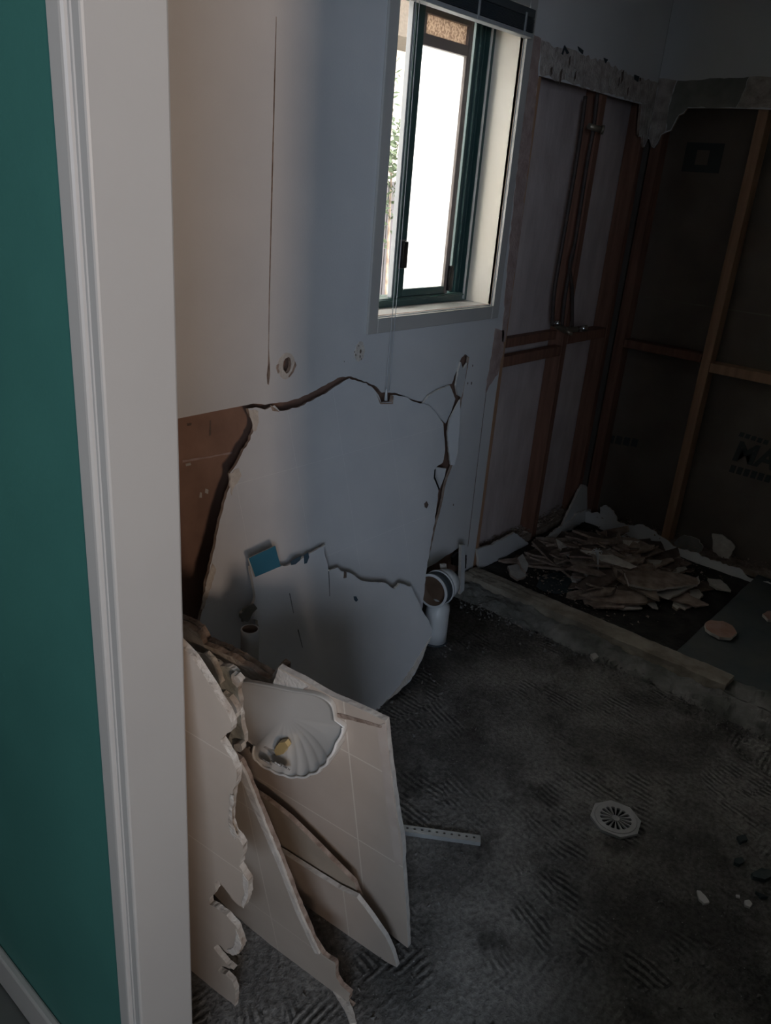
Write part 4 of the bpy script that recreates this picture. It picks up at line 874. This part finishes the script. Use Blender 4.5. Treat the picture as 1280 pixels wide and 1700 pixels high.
# crumbs
bm = bmesh.new(); q = R(5)
def crumb(bm, x, y, s):
    vs = [bm.verts.new((x+q.uniform(-s, s), y+q.uniform(-s, s), q.uniform(0, s))) for _ in range(4)]
    vs[3].co.z += s
    for t in ((0, 1, 2), (0, 1, 3), (1, 2, 3), (0, 2, 3)): bm.faces.new([vs[i] for i in t])
for k in range(15000):
    x = q.uniform(.6, 3.4); y = q.uniform(-.3, 1.55)
    w = noise.noise(Vector((x*3, y*3, 2)))
    if w < q.uniform(-.35, .5): continue
    if x > 2.36 : continue
    crumb(bm, x, y, q.choice((.0012, .0018, .0025, .0025, .0045, .006)))
for k in range(900):
    t = q.random(); crumb(bm, 2.36+q.gauss(0, .03), -.2+t*1.7, q.choice((.003, .005, .008)))
o = link('floor_crumbs', bm, 'crumb')
floor_chip('paper_strip', [(553, 1648), (566, 1640), (576, 1655), (585, 1675), (592, 1700), (581, 1702), (571, 1676)], .004, 'edge_white', 'torn pale paper strip on the floor at the foot of the long narrow tile board', 'paper strip', 9); tag(o, 'loose grey crumbs and grit scattered over the stripped floor', 'rubble', kind='stuff')

# ================================================================== SHOWER BASE
def rough_prism(name, prof_, y0, y1, n, m, amp, seed):
    bm = bmesh.new(); rows = []
    for i in range(n+1):
        y = y0+(y1-y0)*i/n
        rows.append([bm.verts.new((x + amp*noise.noise(Vector((x*9, y*9, seed+z))) + amp*.5*noise.noise(Vector((x*40, y*40, z*40))), y, max(0, z + (amp*(1.1*noise.noise(Vector((x*13+seed, y*11, z*30))) + .7*noise.noise(Vector((x*45, y*38, z*60+seed)))) if z > 0 else 0)))) for x, z in prof_])
    k = len(prof_)
    for a, b_ in zip(rows, rows[1:]):
        for j in range(k): bm.faces.new((a[j], a[(j+1) % k], b_[(j+1) % k], b_[j]))
    bm.faces.new(rows[0]); bm.faces.new(rows[-1])
    return S(link(name, bm, m))
rough_prism('shower_hob', [(2.472, 0), (2.476, .016), (2.481, .030), (2.485, .044), (2.50, .047), (2.515, .046), (2.53, .048), (2.545, .046), (2.56, .047), (2.572, .046), (2.575, .038), (2.575, 0)], .52, 1.585, 260, 'mortar', .004, 3)
rough_prism('shower_hob_lower', [(2.37, 0), (2.38, .006), (2.395, .012), (2.41, .018), (2.43, .022), (2.45, .024), (2.468, .026), (2.480, .024), (2.482, 0)], -.6, 1.54, 300, 'mortar_grey', .013, 9)
rough_prism('shower_hob_end', [(2.478, 0), (2.482, .024), (2.50, .034), (2.55, .034), (2.575, .03), (2.575, 0)], -.7, .52, 90, 'mortar_grey', .011, 5)
S(slab('shower_floor', (2.576, 3.52), (.735, 1.60), .007, .006, 'pit', 60, 60, .004, 2, 9))
S(slab('shower_membrane', (2.576, 3.52), (-.8, .734), .022, .021, 'membrane', 70, 90, .008, 5, 5))
# teal exposed patch
bm = bmesh.new(); c = flo(925, 968, .012); TC = c.copy()
add_plate(bm, [ring_pts((0, 0), .115, .075, 22, 8, .12)], .002, 0, 0, z0=0); o = link('membrane_patch', bm, 'teal', M4=Matrix.Translation((c.x, c.y, .0145)), recalc=False)
tag(o, 'dark teal membrane patch showing on the shower floor left of the rubble', 'membrane patch')
# wall-base remnants
def remnant(name, px, pl, th, label, seed, m='paint', amp=.003, cat='sheet remnant', mn=.004):
    o = pxplate(name, px, pl, th, [m, 'edge_white'], amp=amp, seg=.015, seed=seed, minv=mn); tag(o, label, cat); return o
remnant('sheet_remnant', [(793, 912), (815, 905), (838, 893), (854, 884), (862, 890), (876, 900), (877, 912), (868, 926), (846, 934), (838, 944), (824, 952), (815, 964), (795, 966)], Plane((2.7, 1.600, 0), (1, 0, 0), (0, -1, .12)), .011, 'white triangular sheet remnant at the left end of the shower base', 5)
remnant('sheet_remnant', [(876, 936), (892, 910), (906, 896), (922, 880), (944, 868), (962, 850), (985, 846), (990, 866), (958, 872), (938, 884), (918, 902), (902, 920), (892, 936)], Plane((3.2, 1.525, 0), (1, .06, 0), (.06, -1, .25)), .010, 'long splintered white sheet remnant along the window side of the shower', 6, amp=.006)
remnant('sheet_remnant', [(934, 872), (944, 850), (950, 838), (962, 812), (968, 804), (976, 808), (984, 820), (996, 842), (1002, 862), (990, 880), (950, 884)], Plane((3.36, 1.55, 0), (1, .15, 0), (.1, -1, .2)), .011, 'tall pointed white sheet remnant standing in the shower corner', 7)
remnant('sheet_remnant', [(996, 842), (1006, 838), (1018, 848), (1024, 862), (1022, 884), (1004, 884), (998, 866)], Plane((3.46, 1.44, 0), (0, -1, 0), (-1, 0, .25)), .010, 'small grey sheet remnant right of the tall pointed one in the corner', 8)
PBK = Plane((3.452, 0, 0), (0, -1, 0), (-1, 0, .35))
remnant('sheet_remnant', [(960, 848), (1000, 852), (1030, 868), (1048, 872), (1062, 870), (1084, 880), (1100, 892), (1122, 908), (1150, 916), (1185, 930), (1215, 940), (1232, 946), (1246, 960), (1280, 968), (1320, 985), (1320, 1040), (1240, 1000), (1215, 985), (1180, 968), (1150, 950), (1110, 945), (1065, 925), (1040, 905), (1000, 880), (965, 862)], PBK, .010, 'long white sheet remnant along the foot of the back wall', 9, amp=.005)
remnant('sheet_remnant', [(1182, 886), (1198, 888), (1212, 898), (1220, 908), (1210, 928), (1198, 926), (1184, 916)], Plane((3.515, .95, 0), (0, -1, 0), (-1, 0, .1)), .010, 'pale sheet fragment standing upright behind the long back remnant', 10, m='edge_white')
remnant('sheet_remnant', [(1118, 900), (1130, 890), (1145, 890), (1160, 896), (1167, 908), (1160, 918), (1136, 916)], Plane((3.51, 1.05, 0), (0, -1, 0), (-1, 0, .2)), .012, 'crumpled grey plaster fragment at the foot of the tall orange stud', 11, m='plaster_grey', amp=.006)
timber('timber_plate', (3.532, 3.602), (-.8, 1.149), (.0, .030), 'frag_brown', 'dusty bottom plate along the foot of the back wall right of the tall orange stud')

# pieces lying in the shower
def lying(name, px, zt, m, label, cat, seed, th=.008, tilt=(0, 0), group=None):
    pts = [flo(p[0], p[1], zt) for p in px]; c = sum(pts, Vector())/len(pts); bm = bmesh.new()
    loop = ragged([(p.x-c.x, p.y-c.y) for p in pts], .003, .02, seed); n = len(loop)
    ar = sum(loop[j][0]*loop[(j+1) % n][1]-loop[(j+1) % n][0]*loop[j][1] for j in range(n))
    if ar < 0: loop.reverse()
    add_plate(bm, [loop], th, 0, 1)
    o = link(name, bm, m, M4=Matrix.Translation((c.x, c.y, zt)) @ Matrix.Rotation(tilt[0], 4, 'X') @ Matrix.Rotation(tilt[1], 4, 'Y'), recalc=False)
    return tag(o, label, cat, group)
lying('board_disc', [(1170, 1036), (1180, 1030), (1200, 1031), (1216, 1038), (1224, 1050), (1214, 1058), (1195, 1057), (1180, 1050), (1172, 1044)], .044, ['terracotta', 'edge_white'], 'oval pinkish board disc lying on the grey-green shower membrane', 'board disc', 2, .012, (.04, 0))
lying('board_disc', [(1266, 1019), (1275, 1014), (1290, 1014), (1295, 1028), (1275, 1028)], .044, ['terracotta', 'edge_white'], 'pinkish board disc cut off by the right edge of the picture', 'board disc', 3, .012)
lying('board_piece', [(1036, 954), (1060, 948), (1100, 950), (1140, 952), (1158, 956), (1160, 966), (1120, 972), (1090, 978), (1044, 972)], .075, ['frag_brown', 'edge_white'], 'widest brown board piece at the front right of the rubble heap', 'board piece', 3, .010, (.1, 0))
lying('board_piece', [(1090, 982), (1115, 976), (1140, 966), (1160, 956), (1162, 966), (1130, 984), (1110, 992)], .05, ['frag_pale', 'edge_white'], 'long pale board piece tucked under the widest brown one', 'board piece', 4, .010, (-.1, 0))
lying('board_piece', [(1128, 984), (1142, 988), (1150, 1004), (1138, 1010), (1122, 1002)], .022, ['frag_pale', 'edge_white'], 'white five-sided tile chip right of the rubble on the black floor', 'board piece', 5, .010)
lying('board_piece', [(1145, 980), (1160, 978), (1168, 988), (1160, 994), (1148, 990)], .030, ['frag_pale', 'edge_white'], 'pale rounded chip above the white five-sided one', 'board piece', 6, .010)
lying('board_piece', [(1175, 960), (1196, 962), (1206, 970), (1214, 980), (1190, 976), (1178, 968)], .040, ['frag_pale', 'edge_white'], 'pale wedge-shaped chip at the right end of the rubble heap', 'board piece', 7, .010)
lying('board_piece', [(1018, 866+60), (1034, 920), (1036, 900), (1026, 888), (1020, 905)], .10, ['frag_brown', 'edge'], 'upright narrow brown strip in the back middle of the rubble', 'board piece', 8, .012, (.5, .1))
lying('board_piece', [(842, 942), (858, 938), (872, 944), (874, 954), (860, 960), (848, 954)], .04, ['frag_pale', 'frag_brown'], 'pale tile chip at the left end of the rubble near the hob', 'board piece', 9, .010, (.15, 0))
lying('board_piece', [(858, 930), (866, 924), (878, 934), (876, 944), (866, 940)], .07, ['frag_pale', 'edge'], 'white curved chip leaning on the left remnant', 'board piece', 10, .010, (.4, 0))
lying('board_piece', [(968, 984), (978, 974), (988, 978), (980, 988), (972, 990)], .022, ['frag_pale', 'edge_white'], 'small white diamond chip in front of the heap, middle', 'board piece', 11, .009)
lying('board_piece', [(978, 962), (1000, 950), (1006, 965), (996, 980), (980, 974)], .045, ['frag_pale', 'edge_white'], 'grey-white tile piece behind the small diamond chip', 'board piece', 12, .009, (.1, .1))
lying('board_piece', [(1010, 958), (1022, 952), (1030, 964), (1026, 974), (1014, 966)], .045, ['frag_pale', 'edge_white'], 'white triangular chip at the front middle of the heap', 'board piece', 13, .009, (.2, .1))
lying('board_piece', [(948, 956), (960, 954), (968, 960), (962, 965), (950, 963)], .045, ['frag_pale', 'edge_white'], 'cream oval chip just above the teal patch', 'board piece', 14, .009)
# white plastic plug with a torn star head
f0 = flo(993, 948, .07); fx = empty('wall_plug', f0); tag(fx, 'white plastic wall plug with splayed head sticking out of the rubble', 'wall plug')
d2 = at_y(992, 916, f0.y) - f0
bm = bmesh.new(); add_tube(bm, [(0, 0, 0), d2*.5, d2*.85, d2], [.0022, .003, .005, .006], 10); link('plug_stem', bm, 'pvc', fx)
q = R(6)
for k in range(7):
    bm = bmesh.new(); a = k*2*math.pi/7
    add_tube(bm, [d2, d2+Vector((math.cos(a)*.014, math.sin(a)*.014, .006+q.uniform(-.004, .006))), d2+Vector((math.cos(a)*.022, math.sin(a)*.022, -.002))], [.0025, .002, .0012], 6); link('plug_prong', bm, 'pvc', fx)
# the heap
q = R(42); HC = (3.05, 1.25)
protos = []
def frag_mesh(seed):
    s = R(seed); n = s.choice((4, 5, 5, 6)); el = s.uniform(1.3, 3.4); sz = s.uniform(.03, .058)
    ang = sorted(s.uniform(0, 2*math.pi/n)*.7 + 2*math.pi*k/n for k in range(n))
    loop = ragged([(sz*el*math.cos(a), sz*math.sin(a)) for a in ang], .002, .02, seed)
    bm = bmesh.new(); add_plate(bm, [loop], s.uniform(.007, .012), 0, 1)
    return bm
kinds = [(['frag_brown', 'edge'], 'brown'), (['frag_dark', 'edge'], 'dark'), (['frag_pale', 'edge_white'], 'pale'), (['edge_white', 'frag_brown'], 'cream')]
LAB = {'brown': ('brown broken board fragment among the rubble heap in the shower', 'brown rubble fragments'), 'dark': ('dark brown broken fragment among the rubble heap in the shower', 'dark rubble fragments'),
       'pale': ('pale grey tile fragment among the rubble heap in the shower', 'pale rubble fragments'), 'cream': ('cream plaster-faced fragment among the rubble heap in the shower', 'cream rubble fragments')}
for i in range(14):
    ms, kd = kinds[[0, 0, 0, 1, 1, 2, 0, 0, 1, 0, 0, 3, 0, 1][i]]
    bm = frag_mesh(100+i); me = bpy.data.meshes.new('board_fragment'); bm.to_mesh(me); bm.free()
    for mm in ms: me.materials.append(M[mm])
    protos.append((me, kd))
def heap_h(x, y):
    u = (x-HC[0])/.31; v = (y-HC[1])/.23
    return .105*math.exp(-(u*u*1.1+v*v*1.1))
cnt = 0
for k in range(700):
    if cnt >= 190: break
    x = q.gauss(HC[0], .19); y = q.gauss(HC[1], .15)
    if not (2.66 < x < 3.36 and .86 < y < 1.49): continue
    if (x-TC.x)**2/.17**2 + (y-TC.y)**2/.12**2 < 1: continue
    hmax = heap_h(x, y)
    if hmax < .012 and q.random() < .6: continue
    z = .018 + hmax*q.uniform(.25, 1.0)
    me, kd = q.choice(protos)
    o = bpy.data.objects.new('board_fragment', me); COL.objects.link(o)
    tl = .35 if hmax > .03 else .08
    o.location = (x, y, z); o.rotation_euler = (q.uniform(-tl, tl), q.uniform(-tl, tl), q.gauss(-.75, .5) if q.random() < .75 else q.uniform(0, 6.28))
    s_ = q.uniform(.6, 1.25); o.scale = (s_, s_, 1)
    tag(o, LAB[kd][0], 'fragment', LAB[kd][1]); cnt += 1
# dust and chips under and round the heap
bm = bmesh.new(); q = R(15)
for k in range(2600):
    x = q.gauss(HC[0], .27); y = q.gauss(HC[1], .20)
    if not (2.6 < x < 3.46 and .80 < y < 1.55): continue
    s = q.choice((.002, .003, .005, .009)); z0 = .010+heap_h(x, y)*q.random()*.9
    vs = [bm.verts.new((x+q.uniform(-s, s), y+q.uniform(-s, s), z0+q.uniform(0, s))) for _ in range(4)]
    for t in ((0, 1, 2), (0, 1, 3), (1, 2, 3), (0, 2, 3)): bm.faces.new([vs[i] for i in t])
for k in range(1500):
    x = 3.50+q.uniform(-.03, .09); y = q.uniform(-.1, 1.5)
    s = q.choice((.003, .005, .009)); z0 = .03 + .03*q.random()
    vs = [bm.verts.new((x+q.uniform(-s, s), y+q.uniform(-s, s), z0+q.uniform(0, s))) for _ in range(4)]
    for t in ((0, 1, 2), (0, 1, 3), (1, 2, 3), (0, 2, 3)): bm.faces.new([vs[i] for i in t])
for k in range(900):
    x = q.uniform(2.64, 3.48); y = 1.635+q.uniform(0, .06); s = q.choice((.004, .007, .012)); z0 = .02 + .035*q.random()
    vs = [bm.verts.new((x+q.uniform(-s, s), y+q.uniform(-s, s), z0+q.uniform(0, s))) for _ in range(4)]
    for t in ((0, 1, 2), (0, 1, 3), (1, 2, 3), (0, 2, 3)): bm.faces.new([vs[i] for i in t])
o = link('rubble_dust', bm, 'frag_brown'); tag(o, 'brown dust and small crumbs under and around the shower rubble heap', 'rubble', kind='stuff')
